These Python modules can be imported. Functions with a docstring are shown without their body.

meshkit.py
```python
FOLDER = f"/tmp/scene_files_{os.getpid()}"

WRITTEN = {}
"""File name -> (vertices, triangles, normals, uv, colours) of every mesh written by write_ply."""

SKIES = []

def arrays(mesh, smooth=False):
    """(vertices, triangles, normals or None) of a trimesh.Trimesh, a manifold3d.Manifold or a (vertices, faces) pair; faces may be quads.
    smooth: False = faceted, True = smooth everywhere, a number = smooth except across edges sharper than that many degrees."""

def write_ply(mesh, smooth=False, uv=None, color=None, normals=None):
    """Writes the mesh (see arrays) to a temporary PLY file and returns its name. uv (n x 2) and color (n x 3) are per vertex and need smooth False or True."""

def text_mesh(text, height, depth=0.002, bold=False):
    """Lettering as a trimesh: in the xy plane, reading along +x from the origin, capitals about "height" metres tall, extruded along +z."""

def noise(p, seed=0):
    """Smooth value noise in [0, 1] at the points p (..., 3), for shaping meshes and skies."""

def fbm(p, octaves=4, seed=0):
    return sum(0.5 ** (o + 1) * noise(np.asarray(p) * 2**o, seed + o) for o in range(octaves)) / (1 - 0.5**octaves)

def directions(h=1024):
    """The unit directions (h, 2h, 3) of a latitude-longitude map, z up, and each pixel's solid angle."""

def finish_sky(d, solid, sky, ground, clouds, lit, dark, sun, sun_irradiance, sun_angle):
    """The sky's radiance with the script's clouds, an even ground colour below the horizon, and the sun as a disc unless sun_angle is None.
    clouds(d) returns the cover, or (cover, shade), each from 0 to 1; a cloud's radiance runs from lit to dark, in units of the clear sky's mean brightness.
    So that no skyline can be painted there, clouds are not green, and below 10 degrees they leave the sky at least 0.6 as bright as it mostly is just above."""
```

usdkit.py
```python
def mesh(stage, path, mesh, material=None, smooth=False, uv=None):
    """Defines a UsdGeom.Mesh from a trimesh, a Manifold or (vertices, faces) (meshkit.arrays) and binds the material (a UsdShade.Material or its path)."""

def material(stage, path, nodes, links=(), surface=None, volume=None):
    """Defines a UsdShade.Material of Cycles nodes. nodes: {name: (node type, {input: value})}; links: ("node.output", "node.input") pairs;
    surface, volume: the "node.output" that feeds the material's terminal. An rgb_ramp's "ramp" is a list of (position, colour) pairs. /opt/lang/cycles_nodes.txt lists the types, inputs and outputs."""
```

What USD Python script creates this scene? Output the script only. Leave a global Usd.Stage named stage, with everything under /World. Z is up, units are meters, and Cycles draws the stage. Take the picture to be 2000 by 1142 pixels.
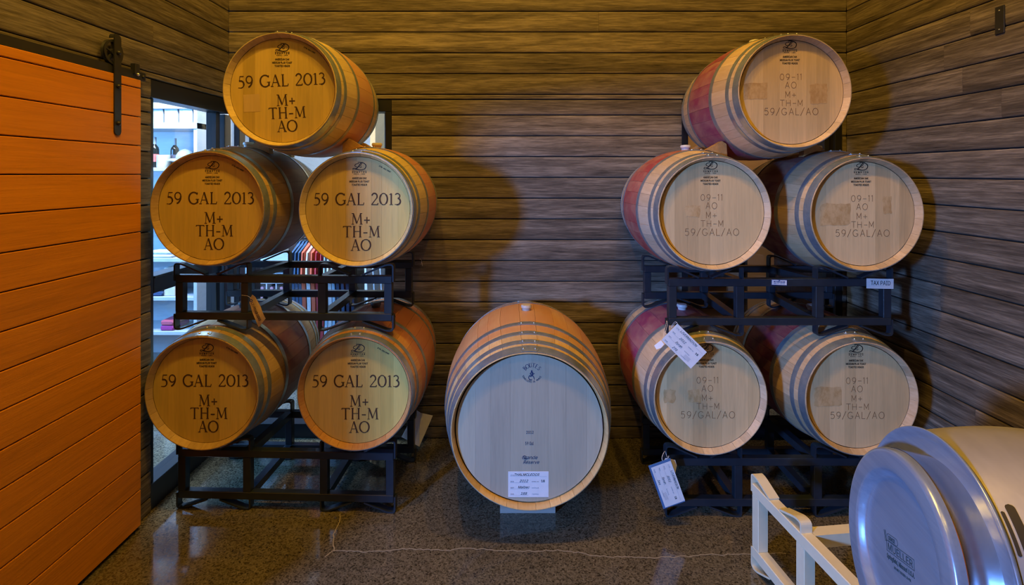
import math, random
import numpy as np, trimesh, usdkit, meshkit
from shapely.geometry import LineString, Polygon, Point, box as sbox
from shapely.ops import unary_union
from shapely import affinity
from pxr import Usd, UsdGeom, UsdLux, UsdShade, Gf, Sdf

random.seed(7); rng = np.random.default_rng(7)
stage = Usd.Stage.CreateInMemory()
UsdGeom.SetStageUpAxis(stage, 'Z'); UsdGeom.SetStageMetersPerUnit(stage, 1.0)
UsdGeom.Xform.Define(stage, '/World'); UsdGeom.Scope.Define(stage, '/World/Looks')

# ------------------------------------------------------------------ camera, lights, exposure
CX, CY, F, H = 996.0, 340.0, 1000.0, 1.836          # principal point and focal length in photograph pixels, camera height in metres
cam = UsdGeom.Camera.Define(stage, '/World/camera')
AP = 36.0; FL = AP * F / 2000.0
cam.CreateHorizontalApertureAttr(AP); cam.CreateVerticalApertureAttr(AP * 1142 / 2000); cam.CreateFocalLengthAttr(FL)
cam.CreateHorizontalApertureOffsetAttr((1000 - CX) / 2000 * AP)
cam.CreateVerticalApertureOffsetAttr((CY - 571) / 2000 * AP)
cam.CreateClippingRangeAttr(Gf.Vec2f(0.05, 200))
cam.CreateExposureAttr(-0.2)
cam.AddTranslateOp().Set((0, 0, H)); cam.AddRotateXOp().Set(90)

def look_at(prim, pos, to):
    m = Gf.Matrix4d().SetLookAt(Gf.Vec3d(*pos), Gf.Vec3d(*to), Gf.Vec3d(0, 0, 1) if abs(pos[0]-to[0])+abs(pos[1]-to[1]) > 1e-3 else Gf.Vec3d(0, 1, 0)).GetInverse()
    UsdGeom.Xformable(prim).AddTransformOp().Set(m)
def rect_light(name, pos, to, w, h, col, inten):
    l = UsdLux.RectLight.Define(stage, '/World/' + name); l.CreateWidthAttr(w); l.CreateHeightAttr(h)
    l.CreateColorAttr(Gf.Vec3f(*col)); l.CreateIntensityAttr(inten); look_at(l, pos, to); return l
def ball_light(name, pos, r, col, inten):
    l = UsdLux.SphereLight.Define(stage, '/World/' + name); l.CreateRadiusAttr(r)
    l.CreateColorAttr(Gf.Vec3f(*col)); l.CreateIntensityAttr(inten); l.AddTranslateOp().Set(Gf.Vec3d(*pos)); return l
def disk_light(name, pos, to, r, col, inten):
    l = UsdLux.DiskLight.Define(stage, '/World/' + name); l.CreateRadiusAttr(r)
    l.CreateColorAttr(Gf.Vec3f(*col)); l.CreateIntensityAttr(inten); look_at(l, pos, to); return l

WARM = (1.0, 0.55, 0.07); DAY = (0.15, 0.36, 1.0)
# ceiling spot lamps of the room (a track of three ahead of the camera, a track of three over it)
for i, (x, y, k) in enumerate([(-0.75, 1.4, 1.6), (-0.05, 1.42, 1.0), (0.7, 1.4, 1.25), (-0.9, -0.4, .35), (0.3, -0.4, .22), (1.2, -0.4, .3)]):
    ball_light('ceiling_lamp_light_%d' % i, (x, y, 5.05), 0.065, WARM, 760 * k)
sky = UsdLux.DomeLight.Define(stage, '/World/sky'); sky.CreateColorAttr(Gf.Vec3f(.35, .58, 1.0)); sky.CreateIntensityAttr(.12)
# daylight through the doorway in the left wall (beside and behind the camera)
rect_light('daylight_doorway', (-4.0, -2.3, 2.15), (0.8, 2.6, 1.2), 0.42, 0.5, DAY, 960)
# daylight of the shop beyond the glazing, its ceiling panels and the passage lamp behind the right-hand glazing
rect_light('daylight_shop', (-4.7, 2.75, 1.9), (-1.9, 4.0, 0.5), 2.0, 1.9, (0.13, 0.42, 1.0), 34)
rect_light('shop_ceiling_panel', (-2.6, 4.2, 3.2), (-2.6, 5.0, 0), 1.8, 0.6, (0.62, 0.78, 1.0), 75)
disk_light('passage_lamp_light', (2.3, 4.4, 2.9), (2.4, 4.9, 0), 0.08, (1.0, 0.6, 0.25), 190)

def P(px, py, Y):                                    # the point at depth Y that the photograph shows at a pixel
    return np.array([(px - CX) / F * Y, Y, H - (py - CY) / F * Y])

# ------------------------------------------------------------------ prims
used = {}
def path_for(parent, name):
    base = parent.GetPath().pathString if parent is not None else '/World'
    n = used.get((base, name), 0); used[(base, name)] = n + 1
    return base + '/' + (name if n == 0 else '%s_%03d' % (name, n))
def tag(p, label=None, cat=None, group=None, kind=None):
    p = p.GetPrim() if hasattr(p, 'GetPrim') else p
    for k, v in (('label', label), ('category', cat), ('group', group), ('kind', kind)):
        if v: p.SetCustomDataByKey(k, v)
    return p
def thing(name, label, cat, loc=(0, 0, 0), rotz=0, group=None, kind=None, mat4=None):
    x = UsdGeom.Xform.Define(stage, path_for(None, name))
    if mat4 is not None: x.AddTransformOp().Set(Gf.Matrix4d(*np.asarray(mat4).T.ravel().tolist()))
    else:
        x.AddTranslateOp().Set(Gf.Vec3d(*map(float, loc)))
        if rotz: x.AddRotateZOp().Set(float(rotz))
    return tag(x, label, cat, group, kind)
def part(parent, name, mesh, mat, smooth=35, label=None, kind=None):
    if isinstance(mesh, (list,)): mesh = trimesh.util.concatenate(mesh)
    return tag(usdkit.mesh(stage, path_for(parent, name), mesh, mat, smooth=smooth), label=label, kind=kind)
def single(name, mesh, mat, label, cat, group=None, smooth=35):
    if isinstance(mesh, (list,)): mesh = trimesh.util.concatenate(mesh)
    return tag(usdkit.mesh(stage, path_for(None, name), mesh, mat, smooth=smooth), label, cat, group)

# ------------------------------------------------------------------ mesh helpers
def T(m, x=0, y=0, z=0): m = m.copy(); m.apply_translation((x, y, z)); return m
def bx(x0, x1, y0, y1, z0, z1, c=0.0):
    """box, its edges chamfered by c"""
    if c <= 0:
        m = trimesh.creation.box((x1 - x0, y1 - y0, z1 - z0))
    else:
        hx, hy, hz = (x1 - x0) / 2, (y1 - y0) / 2, (z1 - z0) / 2
        c = min(c, .45 * min(hx, hy, hz) * 2)
        pts = [(sx * (hx - a), sy * (hy - b), sz * (hz - d)) for sx in (-1, 1) for sy in (-1, 1) for sz in (-1, 1) for a, b, d in ((0, c, c), (c, 0, c), (c, c, 0))]
        m = trimesh.convex.convex_hull(np.array(pts))
    return T(m, (x0 + x1) / 2, (y0 + y1) / 2, (z0 + z1) / 2)
def lathe_y(prof, n=64, close=False):
    """profile of (radius, y) turned about the y axis"""
    prof = np.asarray(prof, float); a = np.linspace(0, 2 * np.pi, n, endpoint=False)
    v = np.stack([np.outer(np.cos(a), prof[:, 0]), np.tile(prof[:, 1], (n, 1)), np.outer(np.sin(a), prof[:, 0])], -1).reshape(-1, 3)
    k = len(prof); q = np.arange(k if close else k - 1); r = (q + 1) % k
    i = np.arange(n)[:, None]; j = (i + 1) % n
    A, B, C_, D = i * k + q, i * k + r, j * k + r, j * k + q
    f = np.concatenate([np.stack([A, B, C_], -1).reshape(-1, 3), np.stack([A, C_, D], -1).reshape(-1, 3)])
    m = trimesh.Trimesh(v, f, process=False); m.merge_vertices(); m.update_faces(m.nondegenerate_faces()); m.fix_normals(); return m
def lathe_z(prof, n=32):
    m = lathe_y(prof, n); m.apply_transform(trimesh.transformations.rotation_matrix(np.pi / 2, [1, 0, 0])); return m
def hexa(v8):
    f = [(0, 1, 2, 3), (7, 6, 5, 4), (0, 4, 5, 1), (1, 5, 6, 2), (2, 6, 7, 3), (3, 7, 4, 0)]
    m = trimesh.Trimesh(np.array(v8, float), [t for q in f for t in ((q[0], q[1], q[2]), (q[0], q[2], q[3]))], process=False); m.fix_normals(); return m
def strap(pts, w, t, axis='y'):
    """flat bar of width w (along y) and thickness t bent along pts, points in the xz plane"""
    ln = LineString(pts).buffer(t / 2, cap_style=2, join_style=1, resolution=6)
    m = trimesh.creation.extrude_polygon(ln, w, engine='earcut')
    m.apply_transform(np.array([[1, 0, 0, 0], [0, 0, -1, w / 2], [0, 1, 0, 0], [0, 0, 0, 1.0]]))
    return m
def rounded(pts, r, n=5):
    """polyline with its inner corners rounded"""
    pts = [np.asarray(p, float) for p in pts]; out = [pts[0]]
    for a, b, c in zip(pts, pts[1:], pts[2:]):
        u, v = a - b, c - b; d = min(r, .45 * np.linalg.norm(u), .45 * np.linalg.norm(v))
        p, q = b + u / np.linalg.norm(u) * d, b + v / np.linalg.norm(v) * d
        for t in np.linspace(0, 1, n): out.append((1 - t) ** 2 * p + 2 * t * (1 - t) * b + t * t * q)
    return out + [pts[-1]]
def tube(pts, r, n=7):
    p = np.asarray(pts, float); t = np.gradient(p, axis=0); t /= np.linalg.norm(t, axis=1, keepdims=True) + 1e-12
    ref = np.where(np.abs(t[:, 2:]) < .9, [[0, 0, 1.0]], [[1.0, 0, 0]]); a = np.cross(t, ref); a /= np.linalg.norm(a, axis=1, keepdims=True); b = np.cross(t, a)
    ang = np.arange(n) * 2 * np.pi / n
    v = (p[:, None] + r * (np.cos(ang)[None, :, None] * a[:, None] + np.sin(ang)[None, :, None] * b[:, None])).reshape(-1, 3)
    f = []
    for i in range(len(p) - 1):
        for j in range(n):
            k = (j + 1) % n; f += [(i * n + j, i * n + k, (i + 1) * n + k), (i * n + j, (i + 1) * n + k, (i + 1) * n + j)]
    v = np.vstack([v, p[0], p[-1]]); e = len(v)
    for j in range(n):
        k = (j + 1) % n; f += [(e - 2, k, j), (e - 1, (len(p) - 1) * n + j, (len(p) - 1) * n + k)]
    m = trimesh.Trimesh(v, f, process=False); m.fix_normals(); return m
def extrude(shape, d):
    gs = [g for g in getattr(shape, 'geoms', [shape]) if g.area > 1e-9]
    return trimesh.util.concatenate([trimesh.creation.extrude_polygon(g, d, engine='earcut') for g in gs])
FACE = np.array([[1, 0, 0, 0], [0, 0, -1, 0], [0, 1, 0, 0], [0, 0, 0, 1.0]])      # flat drawing -> upright, facing -y
def upright(m, x=0, y=0, z=0): m = m.copy(); m.apply_transform(FACE); return T(m, x, y, z)
def frame_of(o, ex, ey):
    """4x4 of a flat thing: origin, x direction, approximate y direction (in its face); its face normal is x cross y"""
    o, ex, ey = (np.asarray(q, float) for q in (o, ex, ey)); ex = ex / np.linalg.norm(ex); n = np.cross(ex, ey); n /= np.linalg.norm(n); ey = np.cross(n, ex)
    M = np.eye(4); M[:3, 0], M[:3, 1], M[:3, 2], M[:3, 3] = ex, ey, n, o; return M

# ------------------------------------------------------------------ lettering
def arc(cx, cy, rx, ry, a0, a1, n=14):
    return [(cx + rx * math.cos(math.radians(a)), cy + ry * math.sin(math.radians(a))) for a in np.linspace(a0, a1, n)]
K, k_ = .125, .05                                                # thick and thin strokes of the serif capitals
def ser(x, y, w=.22): return ([(x - w / 2, y), (x + w / 2, y)], k_)
SERIF = {
 '5': (.58, [([(.18, .97), (.52, .97)], .07), ([(.19, .97), (.14, .56)], k_), (arc(.24, .3, .27, .30, 118, -20), K), (arc(.24, .3, .27, .30, -20, -95), .08), ([(.22, 0), (.03, .02)], k_)]),
 '9': (.62, [(arc(.31, .68, .25, .30, 0, 360, 24), .09), (arc(.1, .62, .46, .6, 5, -75), K)]),
 'G': (.85, [(arc(.46, .5, .41, .49, 40, 320, 30), .10), (arc(.46, .5, .41, .49, 130, 230), K), ([(.78, .38), (.78, .08)], K), ([(.62, .4), (.9, .4)], k_), ([(.77, .82), (.77, .98)], k_)]),
 'A': (.80, [([(.4, 1.0), (.1, .02)], k_), ([(.4, 1.0), (.7, .02)], K), ([(.2, .34), (.6, .34)], k_), ser(.1, .02), ser(.7, .02, .26)]),
 'L': (.62, [([(.16, .98), (.16, .02)], K), ([(.05, .02), (.56, .02), (.6, .2)], .06), ser(.16, .98)]),
 '2': (.62, [(arc(.3, .73, .22, .26, 165, -35), .11), ([(.49, .6), (.05, .03)], .07), ([(.05, .03), (.56, .03), (.6, .15)], .08)]),
 '0': (.74, [(arc(.37, .5, .32, .48, 0, 360, 30), .075), (arc(.37, .5, .32, .48, 130, 230), K), (arc(.37, .5, .32, .48, -50, 50), K)]),
 '1': (.40, [([(.2, .98), (.2, .02)], K), ([(.2, .98), (.06, .88)], k_), ser(.2, .02, .3)]),
 '3': (.56, [(arc(.24, .76, .2, .21, 150, -80), .09), (arc(.22, .3, .27, .28, 80, -100), K), ([(.2, .02), (.02, .06)], k_)]),
 'M': (.98, [([(.16, .98), (.12, .02)], k_), ([(.16, .98), (.48, .1)], K), ([(.48, .1), (.80, .98)], k_), ([(.80, .98), (.86, .02)], K), ser(.12, .02), ser(.86, .02, .26), ser(.1, .98, .16), ser(.87, .98, .16)]),
 '+': (.62, [([(.06, .38), (.56, .38)], .09), ([(.31, .1), (.31, .66)], .09)]),
 'T': (.74, [([(.37, .97), (.37, .02)], K), ([(.02, .86), (.04, .97), (.70, .97), (.72, .86)], .06), ser(.37, .02)]),
 'H': (.86, [([(.16, .98), (.16, .02)], K), ([(.70, .98), (.70, .02)], K), ([(.16, .52), (.70, .52)], k_), ser(.16, .02), ser(.16, .98), ser(.7, .02), ser(.7, .98)]),
 '-': (.44, [([(.04, .40), (.40, .40)], .09)]),
 'O': (.90, [(arc(.45, .5, .41, .49, 0, 360, 30), .075), (arc(.45, .5, .41, .49, 125, 235), K), (arc(.45, .5, .41, .49, -55, 55), K)]),
 'S': (.56, [(arc(.28, .75, .2, .23, 30, 270), .09), (arc(.28, .27, .22, .25, 90, -150), .11)]),
 'B': (.64, [([(.14, 1), (.14, 0)], K), (arc(.2, .77, .3, .22, 90, -90), .09), (arc(.2, .28, .36, .27, 90, -90), .1), ([(.05, .99), (.25, .99)], k_), ([(.05, .01), (.25, .01)], k_)]),
 'U': (.80, [([(.16, 1), (.16, .35)], K), (arc(.4, .32, .24, .31, 180, 360), .09), ([(.64, .35), (.64, 1)], k_), ser(.16, .98), ser(.64, .98)]),
 'E': (.62, [([(.14, 1), (.14, 0)], K), ([(.05, .98), (.52, .98)], .06), ([(.14, .52), (.44, .52)], .06), ([(.05, .02), (.56, .02)], .06)]),
 ' ': (.42, []),
}
q_ = .065                                                        # one-line routed capitals
ROUTED = {
 '0': (.80, [(arc(.38, .5, .31, .5, 0, 360, 26), q_)]), '9': (.72, [(arc(.34, .68, .28, .32, 0, 360, 22), q_), (arc(.12, .66, .5, .64, 0, -80), q_)]),
 '-': (.72, [([(.08, .45), (.64, .45)], q_)]), '1': (.34, [([(.04, .86), (.2, 1), (.2, 0)], q_)]),
 'A': (.80, [([(.05, 0), (.39, 1), (.73, 0)], q_), ([(.18, .35), (.6, .35)], q_)]), 'O': (.96, [(arc(.46, .5, .40, .5, 0, 360, 26), q_)]),
 'M': (.84, [([(.06, 0), (.06, 1), (.4, .25), (.74, 1), (.74, 0)], q_)]), '+': (.8, [([(.08, .42), (.72, .42)], q_), ([(.4, .1), (.4, .74)], q_)]),
 'T': (.78, [([(.02, 1), (.74, 1)], q_), ([(.38, 1), (.38, 0)], q_)]), 'H': (.84, [([(.08, 0), (.08, 1)], q_), ([(.72, 0), (.72, 1)], q_), ([(.08, .52), (.72, .52)], q_)]),
 '5': (.72, [([(.58, 1), (.16, 1), (.1, .56)], q_), (arc(.32, .33, .3, .33, 135, -140), q_)]), '/': (.6, [([(.0, -.12), (.55, 1.1)], q_)]),
 'G': (.94, [(arc(.46, .5, .4, .5, 45, 340, 26), q_), ([(.84, .38), (.52, .38)], q_)]), 'L': (.62, [([(.08, 1), (.08, 0), (.56, 0)], q_)]),
 ' ': (.4, []),
}
def glyphs(text, font, h, track=.08):
    x, out = 0, []
    for ch in text:
        w, strokes = font[ch]
        for pl, t in strokes: out.append(affinity.translate(LineString(pl).buffer(t / 2, cap_style=2, join_style=2, mitre_limit=2, resolution=3), x, 0))
        x += w + track
    s = unary_union([g.buffer(0) for g in out]).simplify(.006)
    return affinity.scale(affinity.translate(s, -(x - track) / 2, 0), h, h, origin=(0, 0))
LC = {}
def letters(text, h, bold=False, width=None, depth=.0006):
    """sans lettering centred on the origin"""
    if (text, bold) not in LC: LC[text, bold] = meshkit.text_mesh(text, 1.0, depth=1.0, bold=bold)
    m = LC[text, bold].copy(); m.apply_scale((h, h, depth))
    c = m.bounds.mean(0); m.apply_translation((-c[0], 0, 0))
    if width: m.apply_scale((width / (m.bounds[1, 0] - m.bounds[0, 0]), 1, 1))
    return m
def bez(*p, n=16):
    t = np.linspace(0, 1, n)[:, None]; p = [np.array(q, float) for q in p]
    return ((1 - t) ** 3 * p[0] + 3 * t * (1 - t) ** 2 * p[1] + 3 * t * t * (1 - t) * p[2] + t ** 3 * p[3]).tolist()
def script_d():
    """the flourished D of the cooper's print, about 1 wide"""
    s = [(bez((-.05, .52), (-.42, .55), (-.5, .22), (-.12, .25)), .035), (bez((-.12, .25), (.2, .3), (.15, .62), (.28, .62)), .03),
         (bez((-.12, .62), (.2, .68), (.75, .5), (.45, .12)), .045), (bez((.45, .12), (.3, -.03), (.0, .0), (-.28, .06)), .04), (bez((.14, .6), (.0, .4), (-.1, .2), (-.3, .08)), .05),
         (bez((-.3, .08), (-.45, .0), (-.62, .04), (-.5, .14)), .03), (bez((-.5, .14), (-.35, .2), (-.1, .0), (.1, .02)), .03), (bez((.02, .22), (.1, .16), (.2, .22), (.16, .3)), .03)]
    return unary_union([LineString(p).buffer(w / 1.5, resolution=3) for p, w in s]).simplify(.006)

# ------------------------------------------------------------------ materials
LK = '/World/Looks/'
def plain(name, col, rough=.5, metal=0.0, **kw):
    return usdkit.material(stage, LK + name, {'p': ('principled_bsdf', dict(base_color=col, roughness=rough, metallic=metal, **kw))}, surface='p.BSDF')
def noisy(name, c0, c1, scale=(8, 8, 8), rough=.5, metal=0.0, detail=4, bump=0.0, lo=.3, hi=.7, bscale=None, **kw):
    nodes = {'tc': ('texture_coordinate', {}), 'oi': ('object_info', {}), 'mp': ('mapping', {'scale': scale}), 'w': ('math', {'math_type': 'multiply', 'value2': 37.0}),
             'n': ('noise_texture', {'dimensions': '4D', 'scale': 1.0, 'detail': detail, 'roughness': .6}), 'r': ('rgb_ramp', {'ramp': [(lo, c0), (hi, c1)]}),
             'p': ('principled_bsdf', dict(roughness=rough, metallic=metal, **kw))}
    links = [('tc.object', 'mp.vector'), ('mp.vector', 'n.vector'), ('oi.random', 'w.value1'), ('w.value', 'n.w'), ('n.fac', 'r.fac'), ('r.color', 'p.base_color')]
    if bump:
        nodes['b'] = ('bump', {'strength': bump, 'distance': .004}); links += [('n.fac', 'b.height'), ('b.normal', 'p.normal')]
    return usdkit.material(stage, LK + name, nodes, links, surface='p.BSDF')
def timber(name, axis, dark, mid, light, rough=.6, tone=(.75, 1.2), grain=70, bump=.35, coarse=False, spec=.3):
    """sawn boards: fine grain along an axis, a tone of its own for each board"""
    s1 = [grain] * 3; s1[axis] = grain * (.06 if coarse else .055); s2 = [14.0 if coarse else 9.0] * 3; s2[axis] = 1.1 if coarse else .9
    nodes = {'tc': ('texture_coordinate', {}), 'oi': ('object_info', {}), 'w': ('math', {'math_type': 'multiply', 'value2': 53.0}),
             'm1': ('mapping', {'scale': s1}), 'm2': ('mapping', {'scale': s2}),
             'n1': ('noise_texture', {'dimensions': '4D', 'scale': 1.0, 'detail': 5, 'roughness': .65, 'distortion': .4}), 'n2': ('noise_texture', {'dimensions': '4D', 'scale': 1.0, 'detail': 3, 'roughness': .6, 'distortion': .8}),
             'mx': ('mix_float', {'fac': .5}), 'r': ('rgb_ramp', {'ramp': [(.33, dark), (.5, mid), (.66, light)] if coarse else [(.30, dark), (.5, mid), (.68, light)]}),
             'tn': ('map_range', {'from_min': 0.0, 'from_max': 1.0, 'to_min': tone[0], 'to_max': tone[1]}),
             'hs': ('hsv', {}), 'b': ('bump', {'strength': bump, 'distance': .003}), 'p': ('principled_bsdf', {'roughness': rough, 'specular_ior_level': spec})}
    links = [('tc.object', 'm1.vector'), ('tc.object', 'm2.vector'), ('m1.vector', 'n1.vector'), ('m2.vector', 'n2.vector'), ('oi.random', 'w.value1'), ('w.value', 'n1.w'), ('w.value', 'n2.w'),
             ('n1.fac', 'mx.a'), ('n2.fac', 'mx.b'), ('mx.result', 'r.fac'), ('oi.random', 'tn.value'), ('tn.result', 'hs.value'), ('r.color', 'hs.color'), ('hs.color', 'p.base_color'),
             ('n1.fac', 'b.height'), ('b.normal', 'p.normal')]
    return usdkit.material(stage, LK + name, nodes, links, surface='p.BSDF')
def stave_oak(name, L, base, warm, stain, edge=(.285, .70), amount=1.0, streak=.5):
    """barrel staves: pale oak at the ends, wine-stained between the two bilge hoops (fractions of the length)"""
    nodes = {'tc': ('texture_coordinate', {}), 'oi': ('object_info', {}), 'w': ('math', {'math_type': 'multiply', 'value2': 41.0}), 'sx': ('separate_xyz', {}),
             'm1': ('mapping', {'scale': (60, 3.0, 60)}), 'm2': ('mapping', {'scale': (7, 5, 7)}),
             'n1': ('noise_texture', {'dimensions': '4D', 'scale': 1.0, 'detail': 4, 'roughness': .6}), 'n2': ('noise_texture', {'dimensions': '4D', 'scale': 1.0, 'detail': 4, 'roughness': .6, 'distortion': .6}),
             'r': ('rgb_ramp', {'ramp': [(.3, warm), (.7, base)]}), 'tn': ('map_range', {'to_min': .82, 'to_max': 1.12}), 'hs': ('hsv', {}),
             'ny': ('math', {'math_type': 'divide', 'value2': L}),
             'band': ('rgb_ramp', {'ramp': [(0, (0,) * 3), (edge[0] - .012, (0,) * 3), (edge[0] + .004, (1,) * 3), (edge[1] - .004, (1,) * 3), (edge[1] + .012, (0,) * 3), (1, (0,) * 3)]}),
             'br': ('map_range', {'from_min': .25, 'from_max': .62, 'to_min': 1.0 - streak, 'to_max': 1.0, 'clamp': True}),
             'am': ('math', {'math_type': 'multiply'}), 'am2': ('math', {'math_type': 'multiply', 'value2': amount}),
             'mx': ('mix', {'color2': stain}), 'b': ('bump', {'strength': .15, 'distance': .002}), 'p': ('principled_bsdf', {'roughness': .48, 'specular_ior_level': .35})}
    links = [('tc.object', 'm1.vector'), ('tc.object', 'm2.vector'), ('tc.object', 'sx.vector'), ('m1.vector', 'n1.vector'), ('m2.vector', 'n2.vector'), ('oi.random', 'w.value1'), ('w.value', 'n1.w'), ('w.value', 'n2.w'),
             ('n1.fac', 'r.fac'), ('oi.random', 'tn.value'), ('tn.result', 'hs.value'), ('r.color', 'hs.color'), ('sx.y', 'ny.value1'), ('ny.value', 'band.fac'), ('n2.fac', 'br.value'),
             ('band.color', 'am.value1'), ('br.result', 'am.value2'), ('am.value', 'am2.value1'), ('am2.value', 'mx.fac'), ('hs.color', 'mx.color1'), ('mx.color', 'p.base_color'), ('n1.fac', 'b.height'), ('b.normal', 'p.normal')]
    return usdkit.material(stage, LK + name, nodes, links, surface='p.BSDF')

M = {}
M['wall_x'] = timber('weathered_board_along_x', 0, (.020, .0155, .010), (.135, .111, .078), (.31, .262, .19), rough=.7, tone=(.75, 1.15), grain=120, bump=.6, coarse=True)
M['wall_y'] = timber('weathered_board_along_y', 1, (.020, .0155, .010), (.135, .111, .078), (.31, .262, .19), rough=.7, tone=(.75, 1.15), grain=120, bump=.6, coarse=True)
M['backing'] = plain('wall_backing', (.012, .010, .009), .9)
M['orange'] = timber('orange_painted_board', 1, (.52, .185, .003), (.68, .24, .004), (.76, .28, .006), rough=.5, tone=(.92, 1.05), grain=60, bump=.5)
M['black_steel'] = noisy('black_powder_coated_steel', (.018, .019, .021), (.026, .027, .03), (40, 40, 40), rough=.38)
M['black_frame'] = plain('black_anodised_frame', (.012, .013, .016), .35)
M['rack_black'] = noisy('black_enamelled_rack_steel', (.016, .023, .030), (.023, .032, .042), (25, 25, 25), rough=.30)
M['cream'] = noisy('cream_enamelled_steel', (.78, .70, .46), (.84, .76, .51), (18, 18, 18), rough=.32)
M['hoop'] = noisy('galvanised_hoop_steel', (.34, .42, .46), (.50, .59, .62), (30, 30, 30), rough=.30, metal=.72)
M['rivet'] = plain('rivet_steel', (.8, .8, .78), .3, .9)
M['bung'] = noisy('silicone_bung', (.52, .47, .38), (.58, .53, .43), (30, 30, 30), rough=.5)
M['bung_dark'] = plain('dark_bung', (.05, .045, .04), .5)
M['steel'] = noisy('daylight_tinted_brushed_steel', (.34, .43, .55), (.44, .53, .65), (3, 60, 60), rough=.26, metal=.55, bump=.02)  # neutral steel; the blue of reflected daylight is put into its base colour
M['steel_mirror'] = noisy('polished_stainless_steel', (.62, .61, .58), (.72, .71, .69), (4, 50, 4), rough=.17, metal=1.0, bump=.02)
M['steel_body'] = noisy('worn_stainless_steel', (.50, .48, .44), (.62, .60, .56), (5, 14, 14), rough=.42, metal=.55, detail=6)
M['steel_mark'] = plain('etched_mark_on_steel', (.03, .06, .07), .5)
M['slot'] = plain('dark_handle_slot', (.035, .024, .012), .5)
M['paper'] = noisy('white_paper', (.74, .74, .71), (.80, .80, .77), (30, 30, 30), rough=.7)
M['paper_line'] = plain('grey_printed_line', (.35, .37, .4), .7)
M['kraft'] = noisy('kraft_paper', (.52, .36, .20), (.60, .43, .25), (40, 40, 40), rough=.8)
M['ink'] = plain('black_ink', (.012, .012, .02), .6)
M['blue_ink'] = plain('blue_print', (.02, .05, .22), .6)
M['string'] = plain('white_string', (.72, .70, .66), .8)
M['plastic_blue'] = plain('blue_grey_card_holder', (.10, .20, .36), .4)
M['burn'] = plain('burnt_lettering', (.055, .026, .006), .75)
M['routed'] = plain('routed_lettering', (.23, .125, .045), .75)
M['print'] = plain('black_print', (.018, .013, .008), .7)
M['print_navy'] = plain('navy_print', (.03, .045, .10), .7)
M['wedge'] = timber('wedge_wood', 1, (.36, .20, .07), (.48, .28, .10), (.58, .36, .14), rough=.6)
M['chock'] = timber('chock_wood', 0, (.30, .26, .20), (.42, .37, .29), (.52, .46, .37), rough=.6)
M['tan_wall'] = noisy('tan_plaster', (.50, .30, .13), (.55, .34, .15), (6, 6, 6), rough=.8)
M['white_wall'] = noisy('white_plaster', (.50, .51, .52), (.55, .56, .57), (6, 6, 6), rough=.8)
M['white_paint'] = noisy('white_painted_wood', (.34, .36, .38), (.42, .43, .45), (5, 5, 22), rough=.5)
M['grey_board'] = timber('grey_washed_board', 2, (.25, .30, .36), (.40, .45, .52), (.55, .60, .66), rough=.7)
M['brown_dark'] = timber('dark_brown_wood', 2, (.020, .010, .006), (.045, .022, .014), (.07, .036, .022), rough=.5)
M['ceiling'] = plain('ceiling_paint', (.035, .032, .03), .9)

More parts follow.
